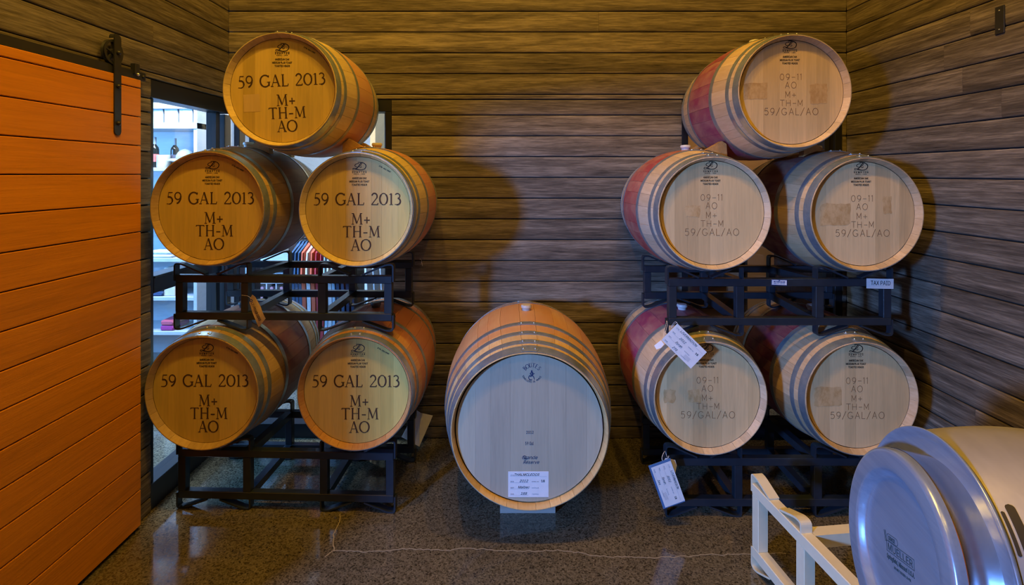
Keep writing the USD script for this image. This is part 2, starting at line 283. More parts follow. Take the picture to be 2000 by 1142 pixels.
# polished concrete with exposed aggregate
usdkit.material(stage, LK + 'polished_concrete', {
    'g': ('geometry', {}), 'v': ('voronoi_texture', {'scale': 150.0}), 'v2': ('voronoi_texture', {'scale': 150.0}), 'n': ('noise_texture', {'scale': 2.2, 'detail': 6, 'roughness': .6}), 'n3': ('noise_texture', {'scale': 60.0, 'detail': 4, 'roughness': .65}),
    'sep': ('separate_color', {}), 'r': ('rgb_ramp', {'ramp': [(.20, (.010, .009, .005)), (.32, (.070, .058, .034)), (.46, (.120, .101, .062)), (.62, (.158, .134, .084)), (.76, (.20, .171, .11)), (.90, (.36, .32, .23))]}),
    'big': ('map_range', {'from_min': .3, 'from_max': .7, 'to_min': .72, 'to_max': 1.2}), 'hs': ('hsv', {}), 'rr': ('map_range', {'from_min': .35, 'from_max': .65, 'to_min': .06, 'to_max': .14}),
    'mx': ('mix_float', {'fac': .55}), 'b': ('bump', {'strength': .05, 'distance': .001}), 'p': ('principled_bsdf', {'specular_ior_level': .8})},
    [('g.position', 'v.vector'), ('g.position', 'v2.vector'), ('g.position', 'n.vector'), ('g.position', 'n3.vector'), ('v.color', 'sep.color'), ('sep.r', 'mx.a'), ('n3.fac', 'mx.b'), ('mx.result', 'r.fac'), ('n.fac', 'big.value'), ('big.result', 'hs.value'), ('r.color', 'hs.color'),
     ('hs.color', 'p.base_color'), ('n.fac', 'rr.value'), ('rr.result', 'p.roughness'), ('n3.fac', 'b.height'), ('b.normal', 'p.normal')], surface='p.BSDF')
M['concrete'] = LK + 'polished_concrete'
M['crack'] = plain('crack_filler', (.36, .31, .21), .6)
M['glass'] = usdkit.material(stage, LK + 'window_glass', {'t': ('transparent_bsdf', {'color': (.97, .985, .99)}), 'g': ('glossy_bsdf', {'color': (1, 1, 1), 'roughness': 0.0}), 'm': ('mix_closure', {'fac': .05})},
                             [('t.BSDF', 'm.closure1'), ('g.BSDF', 'm.closure2')], surface='m.closure')
M['bottle_glass'] = plain('dark_bottle_glass', (.008, .012, .012), .12)

# ------------------------------------------------------------------ the room
WY, XL, XR, CEIL, CLAD = 3.558, -1.953, 2.338, 5.4, 4.1
HEAD = 2.355                                                     # head of all glazed openings
J0, PITCH = 2.824, 0.14445                                       # one board joint and the board height
OPEN_BL = (XL, -0.822); OPEN_BR = (1.1955, 2.313)                # glazed openings of the back wall (x)
OPEN_L = (2.786, WY)                                             # glazed opening of the left wall (y)
DOORWAY = (-1.15, 0.91); DHEAD = 2.17                                          # open doorway of the left wall, beside the camera (y)

fl = thing('floor', 'polished brown concrete floor with exposed aggregate and a pale crack', None, kind='structure')
part(fl, 'slab', bx(-7.5, 5.0, -5.2, 8.0, -.12, 0), M['concrete'], smooth=False)
def crack(pix, w):
    pts = []
    for a, b in zip(pix, pix[1:]):
        n = max(2, int(abs(b[0] - a[0]) + abs(b[1] - a[1])) // 7)
        for t in np.linspace(0, 1, n, endpoint=False):
            y = a[1] + (b[1] - a[1]) * t; Y = H * F / (y - CY); x = (a[0] + (b[0] - a[0]) * t - CX) / F * Y
            pts.append((x + random.uniform(-.004, .004), Y + random.uniform(-.005, .005)))
    return T(extrude(LineString(pts).buffer(w / 2, resolution=1, cap_style=2).simplify(.0004), .0006), 0, 0, 0)
part(fl, 'crack', crack([(665, 1002), (663, 1022), (652, 1043), (650, 1064), (654, 1074), (630, 1089)], .0045), M['crack'], smooth=False)
part(fl, 'crack', crack([(655, 1074), (707, 1077), (761, 1075), (800, 1071), (871, 1075), (902, 1069.5), (953, 1073), (1038, 1076), (1082, 1074), (1123, 1078), (1171, 1086), (1269, 1089), (1344, 1086), (1378, 1083), (1446, 1082), (1540, 1080)], .004), M['crack'], smooth=False)

ce = thing('ceiling', 'dark painted ceiling', None, kind='structure')
part(ce, 'panel', bx(XL - .1, XR + .1, -5.1, WY + .1, CEIL, CEIL + .1), M['ceiling'], smooth=False)
part(ce, 'panel', bx(-7, 5, WY + .12, 7.4, 3.3, 3.4), M['white_wall'], smooth=False)

BT = .020
def board(a0, a1, z0, z1):
    """one cladding board from a0 to a1, its face towards -y at y = 0; edges eased"""
    c = .003; g = .0034
    hh = z1 - z0
    cv = [(.0055, z0 + g), (.0030, z0 + g + .03 * hh), (.0016, z0 + g + .10 * hh), (.0006, z0 + g + .20 * hh), (0, z0 + g + .34 * hh)] if hh > .1 else [(c, z0 + g), (0, z0 + g + c)]
    pr = Polygon([(BT, z0 + g)] + cv + [(.0004, z1 - g - .12 * hh), (.0016, z1 - g - .03 * hh), (.0035, z1 - g), (BT, z1 - g)])
    m = trimesh.creation.extrude_polygon(pr, a1 - a0 - .001, engine='earcut')       # (y, z, along)
    v = m.vertices.copy(); m.vertices = np.c_[v[:, 2] + a0, v[:, 0], v[:, 1]]; m.fix_normals(); return m
def clad(wall, lo, hi, holes, place, mat):
    """rows of boards on a wall from lo to hi (along it); holes: (from, to, bottom, top)"""
    n = int(math.ceil((CLAD - J0) / PITCH)); z = J0 + n * PITCH
    while z > 0:
        z1, z0 = min(z, CLAD), max(z - PITCH, 0.0); z -= PITCH
        if z1 - z0 < .02: continue
        cuts = {z0, z1} | {h for q in holes for h in q[2:] if z0 + .004 < h < z1 - .004}
        cuts = sorted(cuts)
        for b0, b1 in zip(cuts, cuts[1:]):
            spans = [(lo, hi)]
            for h0, h1, c0, c1 in holes:
                if b0 < c1 - .002 and b1 > c0 + .002:
                    spans = [s for a, b in spans for s in ((a, min(b, h0)), (max(a, h1), b)) if s[1] - s[0] > .01]
            for a, b in spans:
                x = a
                while x < b - .01:
                    e = x + random.uniform(2.2, 4.6)
                    if b - e < .5: e = b
                    part(wall, 'board', place(board(x, e, b0, b1)), mat, smooth=False); x = e
wb = thing('wall_back', 'back wall clad in weathered horizontal boards', None, kind='structure')
for a, b, c, d in ((OPEN_BL[1], OPEN_BR[0], 0, CEIL), (XL - .1, OPEN_BL[1], HEAD, CEIL), (OPEN_BR[0], XR + .1, HEAD, CEIL), (OPEN_BR[1], XR + .1, 0, HEAD)):
    part(wb, 'backing', bx(a, b, WY + BT, WY + .12, c, d), M['backing'], smooth=False)
clad(wb, XL, XR, [(OPEN_BL[0] - 1, OPEN_BL[1], -1, HEAD), (OPEN_BR[0], OPEN_BR[1], -1, HEAD)], lambda m: T(m, 0, WY, 0), M['wall_x'])
def rot_left(m):                                                 # face towards +x at XL, along +y
    v = m.vertices; m = m.copy(); m.vertices = np.c_[XL - v[:, 1], v[:, 0], v[:, 2]]; m.fix_normals(); return m
def rot_right(m):
    v = m.vertices; m = m.copy(); m.vertices = np.c_[XR + v[:, 1], v[:, 0], v[:, 2]]; m.fix_normals(); return m
wl = thing('wall_left', 'left wall clad in weathered horizontal boards above and beside the sliding door', None, kind='structure')
for a, b, c, d in ((-5.1, WY, HEAD, CEIL), (-5.1, DOORWAY[0], 0, HEAD), (DOORWAY[0], DOORWAY[1], DHEAD, HEAD), (DOORWAY[1], OPEN_L[0], 0, HEAD)):
    part(wl, 'backing', bx(XL - .12, XL - BT, a, b, c, d), M['backing'], smooth=False)
clad(wl, -5.1, WY, [(OPEN_L[0], OPEN_L[1] + 1, -1, HEAD), (DOORWAY[0], DOORWAY[1], -1, DHEAD)], rot_left, M['wall_y'])
wr = thing('wall_right', 'right wall clad in weathered horizontal boards', None, kind='structure')
part(wr, 'backing', bx(XR + BT, XR + .12, -5.1, WY + .1, 0, CEIL), M['backing'], smooth=False)
clad(wr, -5.1, WY, [], rot_right, M['wall_y'])
wf = thing('wall_front', 'plain wall behind the camera', None, kind='structure')
part(wf, 'panel', bx(XL - .1, XR + .1, -5.2, -5.1, 0, CEIL), M['ceiling'], smooth=False)

# glazing: frames with their panes
def member(w, name, x0, x1, y0, y1, z0, z1): part(w, name, bx(x0, x1, y0, y1, z0, z1, .003), M['black_frame'], smooth=False)
w1 = thing('window_1', 'black framed glazing of the left wall looking into the shop', None, kind='structure')
y0, y1 = OPEN_L
member(w1, 'head', XL - .11, XL - .005, y0, y1 + .02, HEAD - .10, HEAD - .001); member(w1, 'sill', XL - .11, XL - .005, y0, y1 + .02, .001, .14)
member(w1, 'jamb', XL - .11, XL - .02, y0, y0 + .05, .14, HEAD - .1); member(w1, 'mid_rail', XL - .10, XL - .02, y0 + .05, y1 - .05, 1.175, 1.26)
part(w1, 'mid_rail_cap', bx(XL - .105, XL - .012, y0 + .05, y1 - .05, 1.26, 1.272, .002), M['rack_black'], smooth=False)
member(w1, 'mullion', XL - .10, XL - .03, y1 - .10, y1 - .055, .14, HEAD - .1)
part(w1, 'pane', bx(XL - .068, XL - .062, y0 + .05, y1 - .1, .14, HEAD - .1), M['glass'], smooth=False)
w2 = thing('window_2', 'black framed glazing of the back wall behind the left barrel stack', None, kind='structure')
x0, x1 = OPEN_BL
ya, yb = WY + .035, WY + .115
member(w2, 'corner_post', x0 - .10, x0 - .04, WY + .02, WY + .10, .14, HEAD - .1)
member(w2, 'head', x0, x1, WY + .006, yb, HEAD - .085, HEAD - .001); member(w2, 'sill', x0, x1, WY + .006, yb, .001, .10)
member(w2, 'jamb', x1 - .048, x1 - .001, WY + .004, yb, .10, HEAD - .085); member(w2, 'jamb', x1 - .062, x1 - .048, WY + .05, yb, .10, HEAD - .085)
member(w2, 'mullion', x0 + .015, x0 + .055, ya, yb, .10, HEAD - .085); member(w2, 'mullion', x0 + .12, x0 + .165, ya, yb, .10, HEAD - .085)
part(w2, 'pane', bx(x0 + .165, x1 - .062, WY + .075, WY + .081, .10, HEAD - .085), M['glass'], smooth=False)
w3 = thing('window_3', 'black framed glazing of the back wall behind the right barrel stack', None, kind='structure')
x0, x1 = OPEN_BR
member(w3, 'head', x0, x1, WY + .006, yb, HEAD - .085, HEAD - .001); member(w3, 'sill', x0, x1, WY + .006, yb, .001, .10)
member(w3, 'jamb', x0 + .001, x0 + .045, WY + .004, yb, .10, HEAD - .085); member(w3, 'jamb', x1 - .05, x1 - .001, WY + .004, yb, .10, HEAD - .085)
member(w3, 'mullion', x1 - .105, x1 - .07, ya, yb, .10, HEAD - .085)
part(w3, 'pane', bx(x0 + .045, x1 - .105, WY + .075, WY + .081, .10, HEAD - .085), M['glass'], smooth=False)

# ------------------------------------------------------------------ the rooms beyond the glazing
sw = thing('wall_shop', 'white and tan walls of the shop and passage beyond the glazing', None, kind='structure')
part(sw, 'back_panel', bx(-7, -1.3, 7.0, 7.1, 0, 3.3), M['white_wall'], smooth=False)
part(sw, 'side_panel', bx(-7.1, -7, 2.2, 7.1, 0, 3.3), M['white_wall'], smooth=False)
part(sw, 'end_panel', bx(-7, XL - .2, 2.1, 2.2, 0, 3.3), M['white_wall'], smooth=False)
part(sw, 'partition', bx(-1.157, 1.15, 4.4, 4.5, 0, 3.3), M['tan_wall'], smooth=False)
part(sw, 'partition', bx(-1.157, -1.05, 4.5, 7.0, 0, 3.3), M['tan_wall'], smooth=False)
part(sw, 'partition', bx(-1.42, -1.157, 5.2, 5.3, 0, 3.3), M['tan_wall'], smooth=False)
part(sw, 'passage_panel', bx(1.05, 4.0, 5.3, 5.4, 0, 3.3), M['tan_wall'], smooth=False)
part(sw, 'passage_side', bx(3.8, 3.9, WY + .12, 5.3, 0, 3.3), M['tan_wall'], smooth=False)

# ------------------------------------------------------------------ orange sliding door
DX, DY1, DY0 = -1.909, 2.647, 0.93
dr = thing('door_1', 'orange painted plank door hanging from a black track', None, kind='structure')
part(dr, 'core', bx(DX - .036, DX - .012, DY0 + .01, DY1 - .004, .03, 2.31), M['backing'], smooth=False)
dz = [2.324, 2.278] + [2.278 - .1478 * k for k in range(1, 15)] + [.02]
for a, b in zip(dz, dz[1:]):
    c, g = .003, .0022
    pr = Polygon([(0, b + g), (.012 - c, b + g), (.012, b + g + c), (.012, a - g - c), (.012 - c, a - g), (0, a - g)])
    m = trimesh.creation.extrude_polygon(pr, DY1 - DY0, engine='earcut'); v = m.vertices.copy(); m.vertices = np.c_[v[:, 0] + DX - .012, v[:, 2] + DY0, v[:, 1]]; m.fix_normals()
    part(dr, 'board', m, M['orange'], smooth=False)
part(dr, 'edge_pull', [bx(DX - .028, DX - .006, DY1 - .003, DY1 + .004, 1.23, 1.345, .002), bx(DX - .02, DX - .012, DY1 + .004, DY1 + .012, 1.25, 1.325, .002)], M['black_steel'])
tr = thing('door_track', 'black flat steel track with end stop along the left wall above the orange door', 'door track', (0, 0, 0))
part(tr, 'rail', bx(-1.925, -1.916, .2, 2.695, 2.322, 2.366, .0015), M['black_steel'], smooth=False)
for y in (.5, 1.15, 1.80, 2.675):
    part(tr, 'spacer', T(lathe_y([(0, -.012), (.012, -.012), (.012, .012), (0, .012)], 16), 0, 0, 0).apply_transform(trimesh.transformations.rotation_matrix(np.pi / 2, [0, 0, 1])).apply_translation((-1.94, y, 2.344)), M['black_steel'])
    part(tr, 'bolt', trimesh.creation.icosphere(1, .009).apply_translation((-1.916, y, 2.344)), M['black_steel'])
part(tr, 'end_stop', bx(-1.928, -1.902, 2.60, 2.632, 2.345, 2.40, .002), M['black_steel'], smooth=False)
part(tr, 'stop_bolt', trimesh.creation.icosphere(1, .008).apply_translation((-1.90, 2.616, 2.345)), M['rivet'])
hg = thing('door_hanger', 'black steel strap hanger with spoked wheel riding the door track', 'door hanger', (0, 0, 0))
hy = 2.485
sp = sbox(-.0225, 2.04 - 2.44, .0225, 0).union(Point(0, 0).buffer(.0225))
hz = 2.44
part(hg, 'strap', T(trimesh.creation.extrude_polygon(LineString([(0, -.385), (0, .062)]).buffer(.021, resolution=8), .006, engine='earcut').apply_transform(np.array([[0, 0, 1, 0], [1, 0, 0, 0], [0, 1, 0, 0], [0, 0, 0, 1.0]])), DX + .001, hy, hz - .01), M['black_steel'])
part(hg, 'strap_return', T(trimesh.creation.extrude_polygon(LineString(arc(0, 0, .021, .021, 0, 180, 9)).buffer(.002), .02, engine='earcut').apply_transform(np.array([[0, 0, 1, 0], [1, 0, 0, 0], [0, 1, 0, 0], [0, 0, 0, 1.0]])), DX - .02, hy, hz + .054), M['black_steel'])
rim = lathe_y([(.048, -.009), (.060, -.009), (.056, 0), (.060, .009), (.048, .009)], 40, close=True)
hub = lathe_y([(0, -.011), (.016, -.011), (.016, .011), (0, .011)], 16)
spk = [bx(-.004, .004, -.004, .004, .012, .05).apply_transform(trimesh.transformations.rotation_matrix(a, [0, 1, 0])) for a in np.arange(5) * 2 * np.pi / 5]
RZ = trimesh.transformations.rotation_matrix(np.pi / 2, [0, 0, 1])
wh = [trimesh.util.concatenate([rim]), trimesh.util.concatenate([hub] + spk)]
part(hg, 'wheel', [wh[0].apply_transform(RZ).apply_translation((-1.921, hy - .012, 2.425)), wh[1].apply_transform(RZ).apply_translation((-1.921, hy - .012, 2.425))], M['black_steel'])
for z in (2.425, 2.262, 2.083): part(hg, 'bolt', trimesh.creation.icosphere(2, .011).apply_translation((DX + .010, hy, z)), M['black_steel'])

pl = thing('wall_plate', 'small black metal cover plate with two screws high on the right wall', 'wall plate', (XR, 2.44, 2.57))
part(pl, 'plate', bx(-.006, 0, -.024, .024, -.066, .066, .002), M['black_steel'], smooth=False)
for z in (-.045, .045): part(pl, 'screw', trimesh.creation.icosphere(1, .004).apply_translation((-.006, 0, z)), M['rivet'])

# ------------------------------------------------------------------ barrels
def rad(t, r, R): return R - (R - r) * (2 * t - 1) ** 2
def stave(a0, a1, L, r, R, jit):
    ts = np.r_[0, .012, .04, np.linspace(.1, .9, 13), .96, .988, 1.0]; n = 3
    rings = []
    for t in ts:
        ro = rad(t, r, R) + jit * (0 if t in (0, 1.0) else 1)
        e = min(t, 1 - t) * L
        ri = ro - (.0035 + min(1, e / .036) * .0235)
        aa = np.linspace(a0, a1, n + 1)
        o = [(ro * math.cos(a), t * L, ro * math.sin(a)) for a in aa]; i = [(ri * math.cos(a), t * L, ri * math.sin(a)) for a in aa[::-1]]
        rings.append(o + i)
    k = 2 * (n + 1); v = np.array(rings).reshape(-1, 3); f = []
    for s in range(len(ts) - 1):
        for q in range(k):
            w = (q + 1) % k; A, B, C, D = s * k + q, s * k + w, (s + 1) * k + w, (s + 1) * k + q; f += [(A, B, C), (A, C, D)]
    for s in (0, len(ts) - 1):
        for q in range(n):
            A, B, C, D = (s * k + x for x in (q, q + 1, k - 2 - q, k - 1 - q)); f += [(A, B, C), (A, C, D)]
    m = trimesh.Trimesh(v, f, process=False); m.fix_normals(); return m

BARRELS = []
def barrel(label, cat, X, Y, zc, L, r, R, oak, head_mats, hoops, n_st, bung, hoop_w=1.0, roll=0.0, yaw=0.0):
    b = thing('wine_barrel', label, 'barrel', (X, Y, zc - R), yaw); BARRELS.append((X, Y, zc, L, r, R))
    up = lambda m: T(m, 0, 0, R)
    # staves
    ws = rng.uniform(.7, 1.3, n_st); ed = np.r_[0, np.cumsum(ws) / ws.sum()] * 2 * np.pi + .4
    for i in range(n_st):
        part(b, 'stave', up(stave(ed[i] + .0014, ed[i + 1] - .0014, L, r, R, rng.uniform(-.0005, .0005))), oak, smooth=30)
    # heads: boards set into the croze
    rh = r - .021; y0 = .036
    xs = np.linspace(-rh, rh, 9) + np.r_[0, rng.uniform(-.012, .012, 7), 0]
    for a, c in zip(xs, xs[1:]):
        poly = Point(0, 0).buffer(rh, resolution=40).intersection(sbox(a + .00018, -1, c - .00018, 1))
        part(b, 'head_board', up(upright(extrude(poly, .018), 0, y0 + .018 - rng.uniform(0, .0003), 0)), head_mats[int(rng.integers(len(head_mats)))], smooth=False)
    part(b, 'back_head', up(upright(extrude(Point(0, 0).buffer(rh, resolution=20), .018), 0, L - .036, 0)), oak, smooth=False)
    # hoops with their riveted laps
    for (ya, yb) in hoops:
        pr = [(rad(y / L, r, R) + o, y) for y, o in ((ya, .0008), (ya, .0030), ((ya + yb) / 2, .0034), (yb, .0030), (yb, .0008))]
        hp = part(b, 'hoop', up(lathe_y(pr, 72, close=True)), M['hoop'], smooth=40)
        w = yb - ya
        ym = (ya + yb) / 2; rm = rad(ym / L, r, R)
        lap = []
        aa = np.linspace(math.pi / 2 - .115, math.pi / 2 + .115, 9)
        vv = []
        for a in aa:
            s = min(1, (0.115 - abs(a - math.pi / 2)) / .03 + .25)
            for yy in (ym - w / 2 * s, ym + w / 2 * s):
                for o in (.003, .0050): vv.append(((rad(yy / L, r, R) + o) * math.cos(a), yy, (rad(yy / L, r, R) + o) * math.sin(a)))
        vv = np.array(vv); ff = []
        for s in range(8):
            A = s * 4; B = A + 4
            for p, q in ((0, 1), (1, 3), (3, 2), (2, 0)): ff += [(A + p, A + q, B + q), (A + p, B + q, B + p)]
        ff += [(0, 1, 3), (0, 3, 2), (32, 33, 35), (32, 35, 34)]
        lm = trimesh.Trimesh(vv, ff, process=False); lm.fix_normals()
        part(hp, 'lap', up(lm), M['hoop'], smooth=40)
        if ya < .6 * L:
            for da in (-.075, .075):
                a = math.pi / 2 + da
                s = trimesh.creation.icosphere(1, .0052); s.apply_translation(((rm + .0052) * math.cos(a), ym, (rm + .0052) * math.sin(a)))
                part(hp, 'rivet', up(s), M['rivet'], smooth=True)
    part(b, 'bung', up(T(lathe_z([(0, -.012), (.022, -.012), (.026, .012), (.031, .016), (.031, .026), (.027, .031), (0, .032)], 28), 0, .5 * L, R)), bung, smooth=40)
    return b, up, y0
def put(b, up, y0, name, flat, mat, x, z, label=None, kind=None):
    """lettering on the head: flat drawing at (x, z) from the head's centre"""
    part(b, name, up(upright(flat, x, y0 - .0005, z)), mat, smooth=False, label=label, kind=kind)
def cooper_print(b, up, y0, u, z_top, x=0):
    """the cooper's print at the top of the head; u = metres per photograph pixel"""
    put(b, up, y0, 'printed_logo', extrude(affinity.scale(script_d(), 24 * u, 24 * u, origin=(0, 0)), .0006), M['print'], x, z_top - 15 * u)
    put(b, up, y0, 'lettering', letters('D E M P T O S', 3.0 * u, True, 28 * u), M['print'], x, z_top - 20.5 * u)
    put(b, up, y0, 'logo_rule', extrude(sbox(-14.5 * u, 0, 14.5 * u, .35 * u), .0006), M['print'], x, z_top - 16.6 * u)
    put(b, up, y0, 'lettering', letters('NAPA - USA', 1.8 * u, False, 22 * u), M['print'], x, z_top - 23.5 * u)
    for k, (t, w) in enumerate((('AMERICAN OAK', 28), ('MEDIUM PLUS TOAST', 39), ('TOASTED HEADS', 30))):
        put(b, up, y0, 'lettering', letters(t, 3.5 * u, True, w * u), M['print'], x, z_top - (32.5 + 6.4 * k) * u)

HOOP6 = lambda L: [(.004, .047), (.078, .106), (.245, .275), (L - .275, L - .245), (L - .106, L - .078), (L - .047, L - .004)]
gold = [timber('golden_oak_head_%d' % i, 2, tuple(.80 * v for v in c), c, tuple(min(1, 1.13 * v) for v in c), rough=.40, tone=(.94, 1.06), grain=85, bump=.12, spec=.4)
        for i, c in enumerate(((.62, .44, .105), (.66, .47, .115), (.58, .41, .095)))]
pale = [timber('pale_oak_head_%d' % i, 2, tuple(.80 * v for v in c), c, tuple(min(1, 1.12 * v) for v in c), rough=.46, tone=(.93, 1.06), grain=85, bump=.12, spec=.35)
        for i, c in enumerate(((.66, .475, .225), (.71, .51, .245), (.61, .43, .20)))]
grey = [timber('pale_french_oak_head_%d' % i, 2, tuple(.82 * v for v in c), c, tuple(min(1, 1.1 * v) for v in c), rough=.5, tone=(.94, 1.05), grain=85, bump=.12, spec=.3)
        for i, c in enumerate(((.44, .395, .275), (.465, .42, .29), (.415, .37, .26)))]
OAK, OAKW = (.74, .565, .25), (.63, .46, .17)
def left_barrel(label, px, py, oak, patch=None, tilt=0.0, bung=None):
    Y = 2.69; u = .00269; r, R, L = .298, .344, .86
    p = P(px, py, Y)
    b, up, y0 = barrel(label, 'barrel', p[0], Y, p[2], L, r, R, oak, gold, HOOP6(L), 27, bung or M['bung'])
    c, s = math.cos(tilt), math.sin(tilt)
    u2 = u * 1.015
    def line(t, h, z, x=0):
        g = affinity.rotate(affinity.translate(glyphs(t, SERIF, h * u2), x * u2, z * u2), math.degrees(tilt), origin=(0, 0))
        put(b, up, y0, 'lettering', extrude(g, .0007), M['burn'], 0, 0, label='burnt-in capitals')
    line('59 GAL 2013', 23, 8, -1); line('M+', 22, -30, 6); line('TH-M', 22, -55, 7); line('AO', 22, -81, 6)
    cooper_print(b, up, y0, u2, 91 * u2, x=3 * u2 - 80 * u2 * s)
    put(b, up, y0, 'lettering', letters('ETN-882 SWR', 2.6 * u2, True).apply_transform(trimesh.transformations.rotation_matrix(-.5, [0, 0, 1])), M['print'], 52 * u2, 77 * u2)
    if patch: put(b, up, y0, 'tape_mark', extrude(affinity.rotate(sbox(*[v * u2 for v in patch]), math.degrees(tilt)), .0003), M['tape_pale'], 0, 0, label='pale rectangle left by a removed label')
    return b
M['tape_pale'] = timber('paler_oak_patch', 2, (.60, .42, .16), (.66, .47, .19), (.70, .51, .22), rough=.4, tone=(1, 1), grain=85, bump=.1)
M['tape_brown'] = noisy('brown_tape_residue', (.50, .31, .115), (.63, .43, .19), (45, 45, 25), rough=.6, detail=5, lo=.38, hi=.6)
L_ = .86
left_barrel('golden oak barrel on top of the left stack, marked 59 GAL 2013', 546, 174, stave_oak('oak_left_top', L_, OAK, OAKW, (.62, .27, .11), amount=.8), patch=(-76, -42, -44, -8), tilt=.045)
left_barrel('upper-row barrel nearest the orange door, golden head marked 59 GAL 2013', 404, 407, stave_oak('shaded_oak_left_upper_outer', L_, (.56, .38, .17), (.44, .28, .11), (.16, .06, .05), amount=.8))  # dark brown waist: shadow on this barrel put into the stain colour
left_barrel('upper-row barrel at the right of the left stack, marked 59 GAL 2013', 695, 409, stave_oak('oak_left_upper_inner', L_, OAK, OAKW, (.55, .17, .10), amount=.85))
left_barrel('bottom-row barrel nearest the orange door, marked 59 GAL 2013, under the kraft tag', 393, 768, stave_oak('oak_left_lower_outer', L_, (.52, .36, .16), (.42, .27, .11), (.20, .05, .06), amount=.9), bung=M['bung_dark'])
left_barrel('bottom-row barrel at the right of the left stack, orange staves, marked 59 GAL 2013', 692, 769, stave_oak('oak_left_lower_inner', L_, (.55, .30, .11), (.46, .20, .06), (.46, .15, .06), edge=(.20, .9), amount=.8), bung=M['bung_dark'])

def right_barrel(label, px, py, oak, patches=()):
    Y = 2.65; u = .00265; r, R, L = .2925, .347, .88
    p = P(px, py, Y)
    b, up, y0 = barrel(label, 'barrel', p[0], Y, p[2], L, r, R, oak, pale, HOOP6(L), 28, M['bung_grey'])
    u2 = u * 1.015
    for t, h, z, x in (('09-11', 12, 24, -1), ('AO', 12, 8, -1), ('M+', 12, -10.5, -1), ('TH-M', 12, -27, 0), ('59/GAL/AO', 13, -44, 0)):
        put(b, up, y0, 'lettering', extrude(affinity.translate(glyphs(t, ROUTED, h * u2, .18), x * u2, z * u2), .0004), M['routed'], 0, 0, label='thin routed capitals')
    cooper_print(b, up, y0, u2, 100 * u2, x=-3 * u2)
    for q in patches:
        n = 26; pts = []
        x0, z0, x1, z1 = (v * u2 for v in q)
        for i in range(n):
            t = i / n * 4; k = int(t); f = t - k
            c = [(x0, z0), (x1, z0), (x1, z1), (x0, z1)]; a, d = c[k], c[(k + 1) % 4]
            pts.append((a[0] + (d[0] - a[0]) * f + rng.uniform(-.004, .004), a[1] + (d[1] - a[1]) * f + rng.uniform(-.004, .004)))
        put(b, up, y0, 'tape_mark', extrude(Polygon(pts).buffer(0), .0003), M['tape_brown'], 0, 0, label='brown patch of tape residue')
    return b
M['bung_grey'] = noisy('pale_grey_silicone_bung', (.60, .60, .57), (.66, .66, .62), (30, 30, 30), rough=.45)
R_ = .88
PUR = (.30, .05, .11)
right_barrel('pale oak barrel on top of the right stack, marked 09-11, purple stained waist', 1553, 178, stave_oak('oak_right_top', R_, (.70, .53, .32), (.60, .42, .22), PUR), patches=((-92, -14, -48, 18), (36, -22, 70, 16)))
right_barrel('upper-row barrel at the left of the right stack, marked 09-11', 1396, 416.5, stave_oak('oak_right_upper_inner', R_, (.70, .54, .34), (.60, .43, .24), (.36, .06, .06)), patches=((-52, -8, -24, 14),))
right_barrel('upper-row barrel nearest the right wall, above the TAX PAID note', 1694, 418.5, stave_oak('oak_right_upper_outer', R_, (.62, .45, .25), (.52, .35, .17), (.16, .035, .05)), patches=((-83, -22, -24, 20), (40, 0, 56, 34)))
right_barrel('bottom-row barrel at the left of the right stack, under the tilted white paper tag', 1388, 778, stave_oak('oak_right_lower_inner', R_, (.68, .53, .34), (.58, .42, .24), (.27, .045, .12)), patches=((-40, -14, -14, 12), (-86, -14, -64, 12)))
right_barrel('bottom-row barrel nearest the right wall, partly behind the steel drum, marked 09-11', 1684, 779, stave_oak('oak_right_lower_outer', R_, (.62, .46, .27), (.52, .35, .18), (.18, .03, .06)), patches=((-84, -20, -32, 18),))

# the big barrel in the middle
Y = 2.50; u = .0025; p = P(1034.5, 843, Y)
BL, Br, BR = 1.0, .3850, .463
b, up, y0 = barrel('large oak puncheon alone in the middle, paper label at the foot of its head', 'barrel', p[0], Y, p[2], BL, Br, BR,
                   stave_oak('oak_middle', BL, (.74, .52, .23), (.64, .40, .16), (.60, .26, .10), edge=(.20, .80), amount=.8), grey,
                   [(.004, .052), (.075, .103), (.155, .185), (.262, .294), (BL - .294, BL - .262), (BL - .185, BL - .155), (BL - .103, BL - .075), (BL - .052, BL - .004)], 32, M['bung'])
def on_arc(text, h, rr, a_mid, sweep, inward=False):
    ms = []
    for i, ch in enumerate(text):
        if ch == ' ': continue
        a = math.radians(a_mid + (sweep * (.5 - i / (len(text) - 1)) if not inward else sweep * (i / (len(text) - 1) - .5)))
        m = extrude(glyphs(ch, SERIF, h), .0006) if ch in SERIF else letters(ch, h, False)
        ang = a - math.pi / 2 if not inward else a + math.pi / 2
        m.apply_transform(trimesh.transformations.rotation_matrix(ang, [0, 0, 1])); m.apply_translation((rr * math.cos(a), rr * math.sin(a), 0)); ms.append(m)
    return trimesh.util.concatenate(ms)
cxm, czm = 5 * u, (843 - 738) * u * 1.015
put(b, up, y0, 'lettering', on_arc('BOUTES', 8 * u, 14.5 * u, 90, 100), M['print_navy'], cxm, czm)
put(b, up, y0, 'lettering', on_arc('TONNELLERIE DE FRANCE', 3.2 * u, 21 * u, 268, 128, True), M['print_navy'], cxm, czm + 5 * u)
fig = unary_union([Point(.0, .95).buffer(.13), Polygon([(-.12, .82), (.18, .86), (.3, .5), (.12, .4), (-.15, .45), (-.3, .65)]), Polygon([(-.35, .36), (.05, .42), (.12, .3), (-.2, .2)]),
                   LineString(arc(-.1, .12, .36, .3, 120, 290)).buffer(.05), LineString([(.12, .4), (.3, .2), (.42, -.1)]).buffer(.05), LineString([(-.35, -.16), (.0, -.16)]).buffer(.05), LineString([(.15, .7), (.42, .62)]).buffer(.04)]).difference(Point(-.05, .62).buffer(.07))
